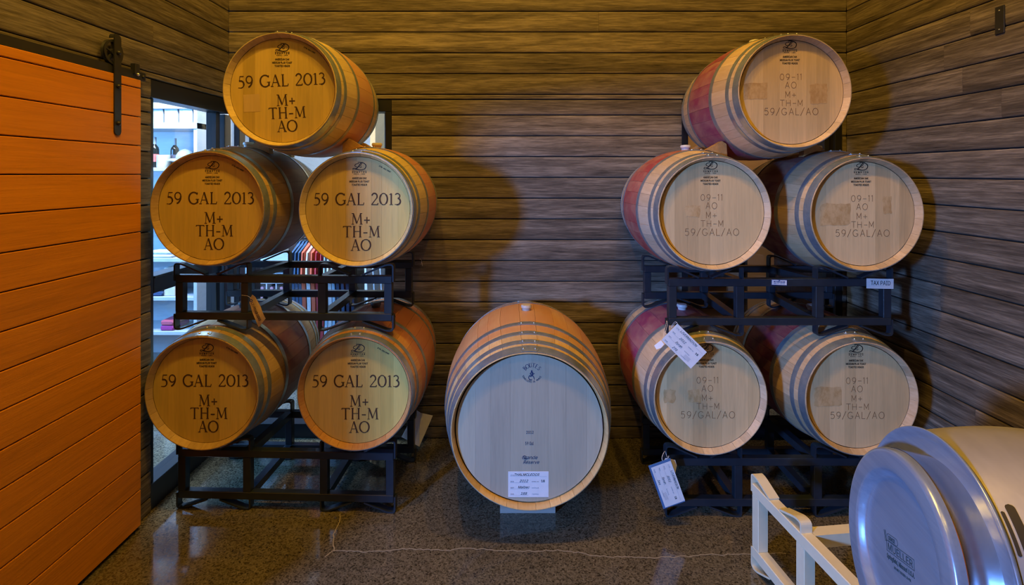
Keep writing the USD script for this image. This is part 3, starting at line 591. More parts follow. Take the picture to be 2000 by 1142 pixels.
put(b, up, y0, 'printed_logo', extrude(affinity.scale(fig, 13 * u, 15 * u, origin=(0, 0)), .0006), M['print_navy'], cxm - .5 * u, czm - 8 * u)
S2 = u * 1.015
put(b, up, y0, 'lettering', letters('2012', 5.4 * S2, False, 14 * S2), M['print_navy'], 1 * S2, (843 - 853.5) * S2)
put(b, up, y0, 'lettering', letters('59 Gal', 6 * S2, False, 16 * S2), M['print_navy'], 0, (843 - 875.5) * S2)
def cursive(t, h): 
    m = letters(t, h, False); v = m.vertices; v[:, 0] += .35 * v[:, 1]; m.vertices = v; return m
put(b, up, y0, 'lettering', cursive('Grande', 6.5 * S2), M['print_navy'], 0, (843 - 903) * S2)
put(b, up, y0, 'lettering', cursive('Réserve', 6.0 * S2), M['print_navy'], 3 * S2, (843 - 912) * S2)
put(b, up, y0, 'flourish', extrude(unary_union([LineString(q).buffer(.05) for q in (bez((-.6, .9), (-1.3, 1.2), (-1.5, .5), (-.7, .5)), bez((-.7, .5), (-.2, .5), (-.2, .0), (-.8, .1)), bez((-.8, .1), (-1.1, .2), (-.9, .5), (-.3, .3)))]).simplify(.01).buffer(0), .0006).apply_scale((8 * S2, 8 * S2, 1)), M['print_navy'], -2 * S2, (843 - 905) * S2)
put(b, up, y0, 'wine_smear', extrude(LineString([(139 * u, 60 * u), (144 * u, 30 * u), (147 * u, -5 * u), (145 * u, -40 * u)]).buffer(.004).simplify(.001).intersection(Point(0, 0).buffer(Br - .022)), .0003), plain('wine_smear', (.20, .05, .10), .5), 0, 0, label='thin purple wine smear at the right rim')

def form(w, h, title, rows, right, code=False):
    """printed form drawn flat: (name, mesh, material) list; origin at its centre, w by h metres"""
    out = []
    n = len(rows)
    for i, (cap, val) in enumerate(rows):
        z = h / 2 - h * (.17 + .245 * i)
        out.append(('caption', T(letters(cap, h * .045, False, w * .09), -w * .40, z, 0), M['paper_line']))
        out.append(('rule', extrude(sbox(-w * .45, z - h * .025, w * (.45 if i == 0 else 0.0), z - h * .019), .0003), M['paper_line']))
        out.append(('handwriting', T(cursive(val, h * .095), -w * .12 if i else -w * .05, z, 0), M['ink']))
        if i < len(right):
            cap2, val2 = right[i]
            if cap2: out.append(('caption', T(letters(cap2, h * .04, False, w * .17), w * .17, z - (h * .245 if not code else 0), 0), M['paper_line']))
            if val2: out.append(('handwriting', T(letters(val2, h * .085, True), w * .36, z - (h * .245 if not code else 0), 0), M['ink']))
    return out
# label on the big barrel's head
lw, lh = 79 * u * 1.015, 50 * u * 1.015
lp = thing('barrel_label', 'white paper form stuck at the foot of the large middle barrel head', 'label', (p[0] - .005, Y + y0 - .0012, p[2] - (952 - 843) * u * 1.015 - lh / 2))
part(lp, 'sheet', bx(-lw / 2, lw / 2, -.0005, .0005, 0, lh), M['paper'], smooth=False)
for nm, m, mt in form(lw, lh, '', [('LOT NO', 'THALMCLEOOS'), ('VINTAGE', '2012'), ('VARIETY', 'Malbec'), ('VOLUME', '188')], [('BARREL NO', '18'), ('DATE FILLED', ''), ('TOPPED', '')]):
    part(lp, nm, upright(m, 0, -.0006, lh / 2), mt, smooth=False)

# chock under the big barrel
ck = thing('barrel_chock', 'weathered grey timber chock on the floor under the large middle barrel', 'chock', (p[0], 2.775, 0))
cut = Point(0, p[2]).buffer(.4655, resolution=60)
part(ck, 'block', upright(extrude(sbox(-.15, 0, .15, .20).difference(cut), .09), 0, .09, 0), M['chock'], smooth=False)
part(ck, 'block', upright(extrude(sbox(-.15, 0, .15, .20).difference(cut), .09), 0, .50, 0), M['chock'], smooth=False)
part(ck, 'runner', [bx(-.15, -.105, .09, .41, .0, .04, .002), bx(.105, .15, .09, .41, .0, .04, .002)], M['chock'], smooth=False)

# ------------------------------------------------------------------ barrel racks
def rack(name, label, x, y, z, rotz, W, D, mat, bar_lo=(.057, .098), bar_hi=(.286, .327), top=.393, tw=.042, inner=(.192, .234), vmid=.400, bx_y=None, half=.205, sag=.0, group=None):
    """stackable two-barrel rack: two frames of square tube with bent saddle straps, joined front to back by tubes"""
    r = thing(name, label, 'barrel rack', (x, y, z), rotz)
    hw = W / 2; c = .003; t = .0085
    def saddle(sx, outer, up_, bar_hi, bar_lo, su, sl):
        e = (hw - t / 2) if outer else (2 * vmid - hw + t / 2)
        mid = vmid + (.035 if outer else -.035); d = -1 if outer else 1
        if up_: return [(sx * e, bar_hi[0] + .01), (sx * e, top + su - t / 2), (sx * (e + d * .035), top + su - t / 2), (sx * mid, bar_hi[1] + t / 2)]
        return [(sx * e, bar_lo[1] - .01), (sx * e, sl + t / 2), (sx * (e + d * .035), sl + t / 2), (sx * mid, bar_lo[0] - t / 2)]
    # seat the rack: lower the upper rail of each frame until it clears the barrels above, raise its lower rail until it clears those below
    ca_, sa_ = math.cos(math.radians(rotz)), math.sin(math.radians(rotz))
    levels = {}
    for yy in (0, D - tw):
        su = sl = 0.0
        for up_ in (1, 0):
            disks = []
            for (bX, bY, bz, bL, br, bR) in (BARRELS[:10] if name == 'barrel_rack' else []):
                cx_ = (bX - x) / ca_ + sa_ * yy
                ts = [((y + sa_ * cx_ + ca_ * q) - bY) / bL for q in (yy - .012, yy + tw / 2, yy + tw + .012)]
                dz_ = bz - z
                if (up_ and .4 < dz_ < .9) or (not up_ and -.5 < dz_ < 0): disks.append(Point(cx_, dz_).buffer(max(rad(min(1, max(0, q)), br, bR) for q in ts) + .0045, resolution=48))
            if not disks: continue
            disks = unary_union(disks)
            for k in range(70):
                hi = (bar_hi[0] + su, bar_hi[1] + su); lo = (bar_lo[0] + sl, bar_lo[1] + sl)
                pcs = [LineString(rounded(saddle(sx, outer, up_, hi, lo, su, sl), .022)).buffer(t / 2) for sx in (-1, 1) for outer in (1, 0)]
                zz = hi if up_ else lo
                if not unary_union(pcs + [sbox(-hw, zz[0], hw, zz[1])]).intersects(disks): break
                if up_: su -= .001
                else: sl += .001
        levels[yy] = (su, sl)
    print(label, levels)
    BH, BLo = bar_hi, bar_lo
    for yy in (0, D - tw):
        su, sl = levels[yy]; bar_hi = (BH[0] + su, BH[1] + su); bar_lo = (BLo[0] + sl, BLo[1] + sl)
        for zz in (bar_hi, bar_lo):
            part(r, 'rail', bx(-hw + .010, hw - .010, yy, yy + tw, zz[0], zz[1], c), mat, smooth=False)
        for a, bb in ((-hw + .010, -hw + .010 + tw), (hw - .010 - tw, hw - .010), (-inner[1], -inner[0]), (inner[0], inner[1])):
            part(r, 'post', bx(a, bb, yy + .001, yy + tw - .001, bar_lo[1], bar_hi[0], .002), mat, smooth=False)
        for sx in (-1, 1):
            for outer in (1, 0):
                part(r, 'saddle_strap', T(strap([q.tolist() for q in rounded(saddle(sx, outer, 1, bar_hi, bar_lo, su, sl), .022)], tw * .95, t), 0, yy + tw / 2, 0), mat, smooth=40)
                part(r, 'foot_strap', T(strap([q.tolist() for q in rounded(saddle(sx, outer, 0, bar_hi, bar_lo, su, sl), .022)], tw * .95, t), 0, yy + tw / 2, 0), mat, smooth=40)
    (ua, la), (ub, lb) = levels[0], levels[D - tw]
    for sx in (-1, 1):
        a = inner[0] if sx > 0 else -inner[1]
        for zz, sa2, sb2 in ((BH, ua, ub), (BLo, la, lb)):
            q = [(a, tw, zz[0] + sa2), (a + tw, tw, zz[0] + sa2), (a + tw, tw, zz[1] + sa2), (a, tw, zz[1] + sa2)]
            q2 = [(p_[0], D - tw, p_[2] - sa2 + sb2) for p_ in q]
            part(r, 'cross_tube', hexa(q + q2), mat, smooth=False)
    return r
RW, RD = 1.211, .54
rk_ll = rack('barrel_rack', 'black two-barrel steel rack standing on the floor under the left stack', -1.227, 2.790, 0, -2.0, 1.215, .533, M['rack_black'])
rk_lu = rack('barrel_rack', 'black two-barrel steel rack between the barrel rows of the left stack', -1.238, 2.790, .966, -1.6, 1.215, .533, M['rack_black'])
rk_rl = rack('barrel_rack', 'black two-barrel steel rack standing on the floor under the right stack', 1.438, 2.740, 0, 0, RW, RD, M['rack_black'])
rk_ru = rack('barrel_rack', 'black two-barrel steel rack carrying the TAX PAID note in the right stack', 1.447, 2.740, .957, 0, RW, RD, M['rack_black'])
cr = rack('cream_rack', 'cream enamelled steel barrel rack in the right foreground under the steel drum', 1.128, 2.40, 0, 0, 1.26, .64, M['cream'], bar_lo=(.055, .105), bar_hi=(.345, .396), top=.440, tw=.05, inner=(.262, .312), vmid=.455)
crx = UsdGeom.Xformable(cr); crx.ClearXformOpOrder()
# its long side runs from the far corner (1.128, 2.40) towards the camera
ca = math.atan2(-1, .11)
cm = np.eye(4); cm[:3, 0] = (math.cos(ca), math.sin(ca), 0); cm[:3, 1] = (-math.sin(ca), math.cos(ca), 0); cm[:3, 3] = np.array([1.128, 2.40, 0]) + .63 * cm[:3, 0]
crx.AddTransformOp(opSuffix='place').Set(Gf.Matrix4d(*cm.T.ravel().tolist()))

# ------------------------------------------------------------------ wedges under the two top barrels
def wedge(label, x, y, z, rx, s=1.0, dep=.055):
    tri = Polygon([(-.06 * s, 0), (.06 * s, 0), (.005 * s, .085 * s)])
    w = thing('barrel_wedge', label, 'wedge', (x, y, z))
    m = upright(extrude(affinity.rotate(tri, rx, origin=(0, 0)), dep), 0, dep / 2, 0)
    part(w, 'block', m, M['wedge'], smooth=False)
def rest(px, Y, xa, za, Ra, off): return
wd = []
def wedge_between(label, lower, topb, side, y):
    """lower, topb: (x, z, R) of the two barrels at that depth; the wedge fills the gap on one side"""
    (xl, zl, Rl), (xt, zt, Rt) = lower, topb
    a = math.atan2(zt - zl, xt - xl); d = math.hypot(zt - zl, xt - xl)
    ang = a + side * .21                                           # on the outer side of the line of centres
    base = np.array([xl + Rl * math.cos(ang), zl + Rl * math.sin(ang)])
    nrm = np.array([math.cos(ang), math.sin(ang)]); tan = np.array([-nrm[1], nrm[0]])
    pts = [base - tan * .065 - nrm * .006, base + tan * .065 - nrm * .006, base - side * tan * .0 + nrm * .075, base - side * tan * .03 + nrm * .07]
    poly = Polygon([pts[0], pts[1], pts[2], pts[3]]).convex_hull.difference(Point(xt, zt).buffer(Rt + .001, resolution=60)).difference(Point(xl, zl).buffer(Rl + .001, resolution=60))
    if poly.geom_type != 'Polygon': poly = max(poly.geoms, key=lambda g: g.area)
    c = base
    w = thing('barrel_wedge', label, 'wedge', (c[0], y, c[1]))
    part(w, 'block', upright(extrude(affinity.translate(poly, -c[0], -c[1]), .05), 0, .05, 0), M['wedge'], smooth=False)
def at_depth(px, py, Y0, y, L, r, R):
    q = P(px, py, Y0); t = (y - Y0) / L; return (q[0], q[2], max(rad(t, r, R), rad(t + .05 / L, r, R)) + .0050)
for side_px, sd, lab in ((695, -1, 'right'), (404, 1, 'left')):
    for yy, fb in ((3.02, 'front'), (3.33, 'rear')):
        wedge_between('%s wooden wedge under the %s side of the top barrel of the left stack' % (fb, lab), at_depth(side_px, 408, 2.69, yy, .86, .298, .344), at_depth(546, 174, 2.69, yy, .86, .298, .344), sd, yy)
for side_px, sd, lab in ((1694, -1, 'right'), (1396, 1, 'left')):
    for yy, fb in ((2.93, 'front'), (3.30, 'rear')):
        wedge_between('%s wooden wedge under the %s side of the top barrel of the right stack' % (fb, lab), at_depth(side_px, 417.5, 2.65, yy, .88, .2925, .347), at_depth(1553, 178, 2.65, yy, .88, .2925, .347), sd, yy)

# ------------------------------------------------------------------ stainless drum lying on the cream rack
C, yaw, pit, Rf = np.array([1.035, 1.386, .818]), -.18, -.105, .2735
ax = np.array([math.cos(yaw) * math.cos(pit), math.sin(yaw) * math.cos(pit), math.sin(pit)])
uy = np.array([-math.sin(yaw), math.cos(yaw), 0]); vz = np.cross(ax, uy)
# local frame: y along the axis (into the drum), x to the right in the head's face, z up
dm = np.eye(4); dm[:3, 1] = ax; dm[:3, 2] = -vz if vz[2] < 0 else vz; dm[:3, 0] = np.cross(ax, dm[:3, 2]); base = C - dm[:3, 2] * .36 * .9
dm[:3, 3] = base
dd = thing('steel_drum', 'shiny stainless steel wine drum lying on its side at the lower right corner', 'steel drum', mat4=dm)
DK = .9
def upd(m):
    m = T(m, 0, 0, .36); m.apply_scale(.9); return m
def fillet(p, r=.01): return [tuple(q) for q in rounded(p, r, 6)]
head = fillet([(0.0001, .024), (.198, .024), (.209, .010), (.217, .001), (.230, .0), (.2705, .0), (.2790, .005), (.2822, .015), (.2826, .030)], .007)
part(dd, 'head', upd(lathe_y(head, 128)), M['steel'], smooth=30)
part(dd, 'collar', upd(lathe_y([(.2826, .030), (.2842, .031), (.2842, .0335), (.2826, .0345), (.2820, .060), (.2816, .122)], 128)), M['steel_mirror'], smooth=25)
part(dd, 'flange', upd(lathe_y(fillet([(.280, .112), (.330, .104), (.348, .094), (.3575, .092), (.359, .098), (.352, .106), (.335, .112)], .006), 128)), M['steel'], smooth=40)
def body_r(t): return .346 + .060 * math.sin(math.pi * min(1, max(0, t)) * .5)
body = [(.300, .1125)] + [(body_r(t), .1125 + .32 * t) for t in np.linspace(0, 1, 14)] + [(.300 + .106 * math.cos(math.pi * t * .5), .4325 + .44 * t) for t in np.linspace(.07, 1, 12)] + [(.29, .90), (0.0001, .90)]
part(dd, 'body', upd(lathe_y(body, 128)), M['steel_body'], smooth=25)
# handle slots through the near hoop of the body
def slot_patch(a0, a1, y0s, y1s, off):
    n = 48; pts = []
    pl = Polygon([(a0, y0s), (a1, y0s), (a1, y1s), (a0, y1s)])
    w = (y1s - y0s) / 2; ym = (y0s + y1s) / 2
    v, f = [], []
    for i in range(n + 1):
        a = a0 + (a1 - a0) * i / n; e = min(i, n - i) / n * (a1 - a0) * .37; s = w * (1 if e >= w else math.sqrt(max(0, 1 - (1 - e / w) ** 2)))
        for yy in (ym - s, ym + s):
            rr = body_r((yy - .1125) / .32) + off
            v.append((rr * math.cos(a), yy, rr * math.sin(a)))
    for i in range(n): f += [(2 * i, 2 * i + 1, 2 * i + 3), (2 * i, 2 * i + 3, 2 * i + 2)]
    m = trimesh.Trimesh(v, f, process=False); return m
part(dd, 'handle_slot', upd(slot_patch(math.radians(38), math.radians(54), .116, .124, .0014)), M['slot'], smooth=True, label='narrow dark slit beside the handle slot')
part(dd, 'handle_slot', upd(slot_patch(math.radians(35), math.radians(57), .130, .150, .0014)), M['slot'], smooth=True, label='dark oblong handle slot')
# the etched maker's mark on the head, reading downhill
def on_head(m, x, z, rot):
    m = m.copy(); m.apply_transform(trimesh.transformations.rotation_matrix(rot, [0, 0, 1])); return upd(upright(m, x, .0238, z))
mk = dict(x=-.004, z=-.012, rot=.277)
fr = sbox(-.072, -.013, .072, .016).difference(sbox(-.0705, -.0115, .0705, .0145))
part(dd, 'mark_frame', on_head(extrude(fr, .0004), mk['x'], mk['z'], mk['rot']), M['steel_mark'], smooth=False)
part(dd, 'lettering', on_head(T(letters('MUELLER', .019, False, .128), 0, -.008, 0), mk['x'], mk['z'], mk['rot']), M['steel_mark'], smooth=False)
part(dd, 'lettering', on_head(T(letters('Springfield, Missouri U.S.A.', .012, True, .142), 0, -.032, 0), mk['x'], mk['z'], mk['rot']), M['steel_mark'], smooth=False)
part(dd, 'lettering', on_head(T(letters('DO NOT EXCEED 15 PSI', .006, True, .085), .01, -.048, 0), mk['x'], mk['z'], mk['rot']), M['steel_mark'], smooth=False)
pill = LineString([(-.03, 0), (.01, 0)]).buffer(.010)
part(dd, 'printed_logo', on_head(extrude(unary_union([pill.difference(pill.buffer(-.0012))] + [affinity.rotate(sbox(-.053 + .004 * i, -.016, -.0515 + .004 * i, .014), 12, origin=(-.05, 0)) for i in range(3)]), .0004), mk['x'] - .035, mk['z'] + .018, mk['rot']), M['steel_mark'], smooth=False)
part(dd, 'lettering', on_head(T(letters('SINCE', .010, True, .035), -.042, .021, 0), mk['x'], mk['z'], mk['rot']), M['steel_mark'], smooth=False)

# ------------------------------------------------------------------ paper notes and tags
def flat_sheet(name, label, cat, tl, tr_, bl, mat, extra=(), thick=.0006, outline=None, group=None):
    """sheet with its top-left, top-right and bottom-left corners given; extra: (name, flat mesh, material) with the origin at its top-left, x right, y up"""
    tl, tr_, bl = map(np.asarray, (tl, tr_, bl)); w, h = np.linalg.norm(tr_ - tl), np.linalg.norm(bl - tl)
    Mx = frame_of(tl, tr_ - tl, tl - bl)
    t = thing(name, label, cat, mat4=Mx, group=group)
    shp = outline(w, h) if outline else sbox(0, -h, w, 0)
    part(t, 'sheet', T(extrude(shp, thick), 0, 0, -thick), mat, smooth=False)
    for nm, m, mt in (extra(w, h) if callable(extra) else extra): part(t, nm, T(m, 0, 0, .0001), mt, smooth=False)
    return t
Yr = 2.738
def tax(w, h): return [('lettering', T(letters('TAX PAID', h * .42, False, w * .72), w * .52, -h * .64, 0), M['ink'])]
flat_sheet('paper_note', 'white paper note reading TAX PAID taped to the right rack', 'note', P(1692.5, 543.5, Yr), P(1745.5, 544.5, Yr), P(1693.5, 563, Yr), M['paper'], tax)
def sq(w, h):
    rim = sbox(0, -h, w, 0).buffer(.0); return [('border', extrude(rim.difference(rim.buffer(-.0022)), .0003), M['blue_ink']), ('lettering', T(letters('WESTERN SQUARE', h * .26, True, w * .74), w / 2, -h * .52, 0), M['blue_ink']),
            ('lettering', T(letters('BARREL RACKS - INDUSTRIES', h * .10, False, w * .70), w / 2, -h * .76, 0), M['blue_ink']), ('emblem', T(extrude(sbox(-.004, 0, .004, .004), .0003), w / 2, -h * .22, 0), M['blue_ink'])]
flat_sheet('rack_sticker', 'small pale blue maker sticker on the front rail of the upper right rack', 'sticker', P(1507, 545.5, Yr), P(1537.5, 546.5, Yr), P(1507, 556.5, Yr), M['paper'], sq)
def tagform(val):
    def f(w, h):
        o = []
        for nm, m, mt in form(w, h, '', [('LOT NO', 'LIVERMAISON'), ('VINTAGE', '2012'), ('VARIETY', 'Syrah'), ('VOLUME', val)], [('', ''), ('BARREL NO', '18'), ('ALCOHOL', ''), ('TOPPED', '')], code=True):
            o.append((nm, T(m, w / 2, -h / 2, 0), mt))
        for i in range(6): o.append(('printed_line', extrude(sbox(w * .66, -h * (.72 + .03 * i) - h * .008, w * .84, -h * (.72 + .03 * i)), .0003), M['paper_line']))
        return o
    return f
flat_sheet('barrel_tag', 'white paper tag strung from the upper right rack, tilted over the barrel head below', 'tag', P(1323, 631.5, 2.60), P(1380.6, 687.5, 2.58), P(1290, 661.5, 2.60), M['paper'], tagform('295'))
flat_sheet('tag_holder', 'blue card holder behind the paper tag strung from the lower right rack', 'card holder', P(1309, 894.5, 2.655), P(1338.5, 979, 2.655), P(1264.5, 903, 2.655), M['plastic_blue'], thick=.002)
flat_sheet('barrel_tag', 'white paper tag hanging steeply from the lower right rack near the floor', 'tag', P(1310, 899.5, 2.645), P(1338, 977, 2.645), P(1270, 908.7, 2.645), M['paper'], tagform('344'))
oct_ = lambda w, h: Polygon([(w * .18, 0), (w * .82, 0), (w, -h * .2), (w, -h), (0, -h), (0, -h * .2)])
flat_sheet('hang_tag', 'small clipped-corner paper tag peeking out behind the steep tag of the lower right rack', 'tag', P(1295, 893, 2.675), P(1324, 899, 2.675), P(1296, 945, 2.675), M['paper'], outline=oct_)
flat_sheet('hang_tag', 'small paper tag on a string at the left of the tilted white tag', 'tag', P(1291, 664, 2.645), P(1297, 672, 2.63), P(1280.5, 679, 2.645), M['paper'], outline=lambda w, h: Polygon([(0, 0), (w, 0), (w * 1.2, -h * .5), (w * .9, -h * 1.0), (0, -h * .95)]))
# kraft tag: a curled outline
kp = [(492.8, 575), (497.5, 579), (501.5, 587.5), (509.4, 599.4), (519.6, 621.4), (505, 639.2), (500, 623), (490.5, 604), (486, 591.5), (488, 583)]
K0 = P(500, 605, 2.72); kx = P(512, 632, 2.72) - P(488, 578, 2.72); Mk = frame_of(K0, kx, np.cross([0, -1, 0], kx))
kl = [(np.linalg.inv(Mk) @ np.r_[P(a, bq, 2.72), 1])[:2] for a, bq in kp]
kt = thing('kraft_tag', 'curled brown kraft paper tag hanging on the upper left rack', 'tag', mat4=Mk)
km = extrude(Polygon(kl), .0006); km = km.subdivide().subdivide(); v = km.vertices.copy(); v[:, 2] += .006 * np.sin(v[:, 0] * 40); km.vertices = v
part(kt, 'sheet', km, M['kraft'], smooth=True)
part(kt, 'handwriting', [T(letters('L1VRMAB 0102', .0125, True, .105), .008, -.005, .0075)], M['ink'], smooth=False)
part(kt, 'eyelet', T(lathe_z([(.004, 0), (.008, 0), (.008, .0015), (.004, .0015)], 14), kl[9][0] + .012, kl[9][1] + (.006 if kl[9][1] < 0 else -.006), .0066), M['blue_ink'])

def string(label, pts, r=.0012):
    P3 = [P(*q) for q in pts]; c = np.array(P3); t = np.linspace(0, 1, len(c)); tt = np.linspace(0, 1, 6 * len(c))
    from scipy.interpolate import CubicSpline
    single('tag_string', tube(CubicSpline(t, c)(tt), r), M['string'], label, 'string')
string('white string of the tilted tag on the upper right rack', [(1324, 633, 2.60), (1319, 628, 2.62), (1314, 633, 2.71), (1310, 640, 2.73), (1316, 634, 2.70), (1321, 630, 2.63), (1326, 635, 2.60)])
string('white string holding the small tag left of the tilted white tag', [(1295, 666, 2.64), (1297, 650, 2.66), (1301, 632, 2.72), (1302.5, 626, 2.75), (1303.5, 632, 2.72), (1299, 652, 2.66), (1296, 667, 2.64)])
string('white string loop of the steep tag on the lower right rack', [(1295, 900, 2.66), (1294, 889, 2.67), (1299, 881, 2.70), (1301, 886, 2.71), (1304, 893, 2.68), (1306, 890, 2.67)], .0016)
string('thin wire of the kraft tag on the upper left rack', [(489.5, 582, 2.715), (484, 578, 2.75), (478, 577, 2.77), (472, 576, 2.768)], .0009)
single('wire_tie', tube([P(*q) for q in ((819, 507, 3.29), (821, 505, 3.28), (823.5, 509, 3.28), (825, 519, 3.28), (823, 511, 3.285), (822, 517, 3.285))], .0009), M['string'], 'thin twisted wire end at the rear corner of the upper left rack', 'wire tie')
# folded white card leaning behind the left stack
cdv = [P(784, 853, 3.42), P(812, 800, 3.46), P(818, 868, 3.34), P(845, 811, 3.44)]
fold = thing('folded_card', 'white folded card leaning behind the lower left rack beside the back wall', 'card', (0, 0, 0))
def quad_sheet(a, b_, c, d, t=.004):
    n = np.cross(b_ - a, d - a); n = n / np.linalg.norm(n) * t
    return hexa([a, b_, c, d, a + n, b_ + n, c + n, d + n])
cA, cB, cC, cD, cE, cF = P(784, 853, 3.44), P(812, 800, 3.49), P(822, 806, 3.44), P(819, 872, 3.36), P(845.5, 811, 3.49), P(822, 866, 3.46)
part(fold, 'flap', quad_sheet(cA, cB, cC, cD), M['paper'], smooth=False)
part(fold, 'flap', quad_sheet(cD, cC, cE, P(823, 864, 3.47)), M['paper'], smooth=False)

# ------------------------------------------------------------------ the shop seen through the glazing
SY = 4.9
sh = thing('display_shelf', 'white painted display shelf with grey board top seen through the left glazing', 'display shelf', (-3.6, SY, 0))
x0, x1 = -.75, .605
part(sh, 'side_panel', bx(x1 - .035, x1 + .0, 0, .38, 0, 2.52, .003), M['white_paint'], smooth=False)
part(sh, 'side_panel', bx(x0, x0 + .035, 0, .38, 0, 2.52, .003), M['white_paint'], smooth=False)
part(sh, 'back_panel', bx(x0, x1, .38, .40, 0, 2.3), M['white_paint'], smooth=False)
part(sh, 'top_rail', bx(x0, x1, -.01, .38, 2.46, 2.52, .003), M['white_paint'], smooth=False)
for i in range(9): part(sh, 'top_board', bx(x0 + .035 + .1428 * i, x0 + .035 + .1408 * (i + 1), .01, .03, 2.33, 2.46, .002), M['grey_board'], smooth=False)
part(sh, 'middle_rail', bx(x0, x1, -.01, .38, 2.27, 2.33, .003), M['white_paint'], smooth=False)
for z in (1.90, 1.43, 1.03, .66, .33): part(sh, 'shelf', bx(x0 + .03, x1 - .03, 0, .38, z - .035, z, .003), M['white_paint'], smooth=False)
def bottle(label, px, z, Y, s=1.0, lab=(.55, .12, .10)):
    t = thing('wine_bottle', label, 'bottle', ((px - CX) / F * Y, Y, z + .0015))
    part(t, 'glass', lathe_z([(0, 0), (.036 * s, 0), (.038 * s, .006), (.038 * s, .17 * s), (.034 * s, .195 * s), (.016 * s, .222 * s), (.0145 * s, .235 * s), (.0145 * s, .292 * s), (0, .295 * s)], 24), M['bottle_glass'], smooth=35)
    part(t, 'paper_label', lathe_z([(.0385 * s, .055 * s), (.0388 * s, .055 * s), (.0388 * s, .13 * s), (.0385 * s, .13 * s)], 24), plain('bottle_label_%d' % len(used), lab, .6), smooth=35)
    part(t, 'capsule', lathe_z([(.0152 * s, .225 * s), (.0155 * s, .225 * s), (.0155 * s, .296 * s), (0, .297 * s)], 18), M['paper_line'], smooth=35)
bottle('dark wine bottle at the left end of the white shop shelf beside the orange door', 302, 1.90, 5.0)
bottle('dark wine bottle behind the grey cap on the white shop shelf', 341.5, 1.90, 5.08, .98, (.10, .10, .14))
single('candle_tub', T(lathe_z([(0, 0), (.056, 0), (.058, .004), (.058, .118), (.054, .122), (.052, .112), (0, .112)], 30), (319.5 - CX) / F * 5.0, 5.0, 1.9015), noisy('straw_tub', (.36, .34, .28), (.52, .50, .42), (8, 8, 90), rough=.7), 'straw coloured tub between the two bottles on the shop shelf', 'tub')
cp = thing('baseball_cap', 'grey blue baseball cap on the shop shelf beside the bottle', 'cap', ((353 - CX) / F * 4.99, 5.02, 1.9015))
dome = trimesh.creation.icosphere(3, .085); dome.vertices[:, 2] = np.maximum(dome.vertices[:, 2], -.01) * 1.15; M['cap'] = noisy('grey_blue_cotton', (.20, .27, .36), (.28, .35, .45), (40, 40, 40), rough=.9)
part(cp, 'stand', T(lathe_z([(0, 0), (.05, 0), (.045, .06), (.05, .09), (0, .09)], 20), 0, 0, 0), M['paper_line'])
part(cp, 'crown', T(dome, .01, .03, .085), M['cap'], smooth=40)
vis = Polygon([(-.085, 0)] + arc(0, 0, .085, .13, 180, 360, 14)).buffer(.003); vz_ = T(extrude(vis, .005), 0, 0, 0); vz_.vertices[:, 2] += -.25 * np.abs(vz_.vertices[:, 0]) + .32 * vz_.vertices[:, 1]
part(cp, 'visor', T(vz_, -.02, -.02, .105), M['cap'], smooth=False)
part(cp, 'button', T(trimesh.creation.icosphere(1, .009), .01, .03, .18), M['cap'])
cloth = lambda n, c: noisy(n, tuple(.8 * v for v in c), c, (20, 20, 20), rough=.9)
def folded(label, px0, px1, Y, z, n, mats, hh=.03, dep=.26):
    z += .0015
    for i in range(n):
        x0, x1 = (px0 - CX) / F * Y, (px1 - CX) / F * Y
        m = bx(x0 + random.uniform(0, .01), x1 - random.uniform(0, .01), Y, Y + dep, z + i * hh, z + (i + 1) * hh - .002, .011)
        single('folded_shirt', m, mats[i % len(mats)], label[i] if isinstance(label, (list, tuple)) else label, 'folded clothing', smooth=40)
navy, mag, wht, pnk = cloth('navy_cotton', (.03, .06, .14)), cloth('magenta_cotton', (.34, .02, .18)), cloth('white_cotton', (.72, .74, .78)), cloth('pink_cotton', (.45, .07, .12))
folded(['white folded cloth lying lowest on the mid shop shelf', 'white folded cloth lying on top on the mid shop shelf'], 292, 336, SY + .03, 1.03, 2, [wht], .035)
folded(['navy folded shirt at the bottom of the pile under the mid shop shelf', 'navy folded shirt at the middle of the pile under the mid shop shelf', 'navy folded shirt on top of the pile under the mid shop shelf'], 290, 318, SY + .03, .66, 3, [navy], .05)
single('gift_box', bx((313 - CX) / F * SY, (335 - CX) / F * SY, SY + .05, SY + .2, .6615, .93, .004), cloth('beige_board', (.60, .52, .42)), 'beige gift box beside the navy pile on the shop shelf', 'box')
folded(['magenta folded shirt on the low shop shelf beside the white upright', 'pink folded shirt lying on the magenta one on the low shop shelf'], 312, 340, SY + .02, .33, 2, [mag, pnk], .05)
folded(['magenta folded shirt lying on the left of the lowest shelf by the floor', 'navy folded shirt over the magenta one by the floor'], 350, 374, SY + .02, .0, 2, [mag, navy], .12)
jr = [single('storage_jar', T(lathe_z([(0, 0), (.045, 0), (.048, .01), (.048, .085), (.035, .1), (.035, .115), (0, .118)], 22), (q - CX) / F * (SY + .12), SY + .12, 1.4315), wht, lab, 'jar') for q, lab in ((303, 'white jar at the left on the shelf below the bottles'), (320.5, 'white jar in the middle on the shelf below the bottles'), (342, 'white jar at the right on the shelf below the bottles'))]
# white columns to the right of the shelf
for i, (a, c, Yc, lab) in enumerate(((386, 410, 5.3, 'broad white painted board upright beside the shop shelf'), (416, 427, 5.3, 'narrow white painted board upright nearest the black corner post'), (437, 447, 5.2, 'narrow white upright between the black corner posts'))):
    single('white_upright', bx((a - CX) / F * Yc, (c - CX) / F * Yc, Yc, Yc + .06, 0, 3.2, .004), M['white_paint'], lab, 'upright')
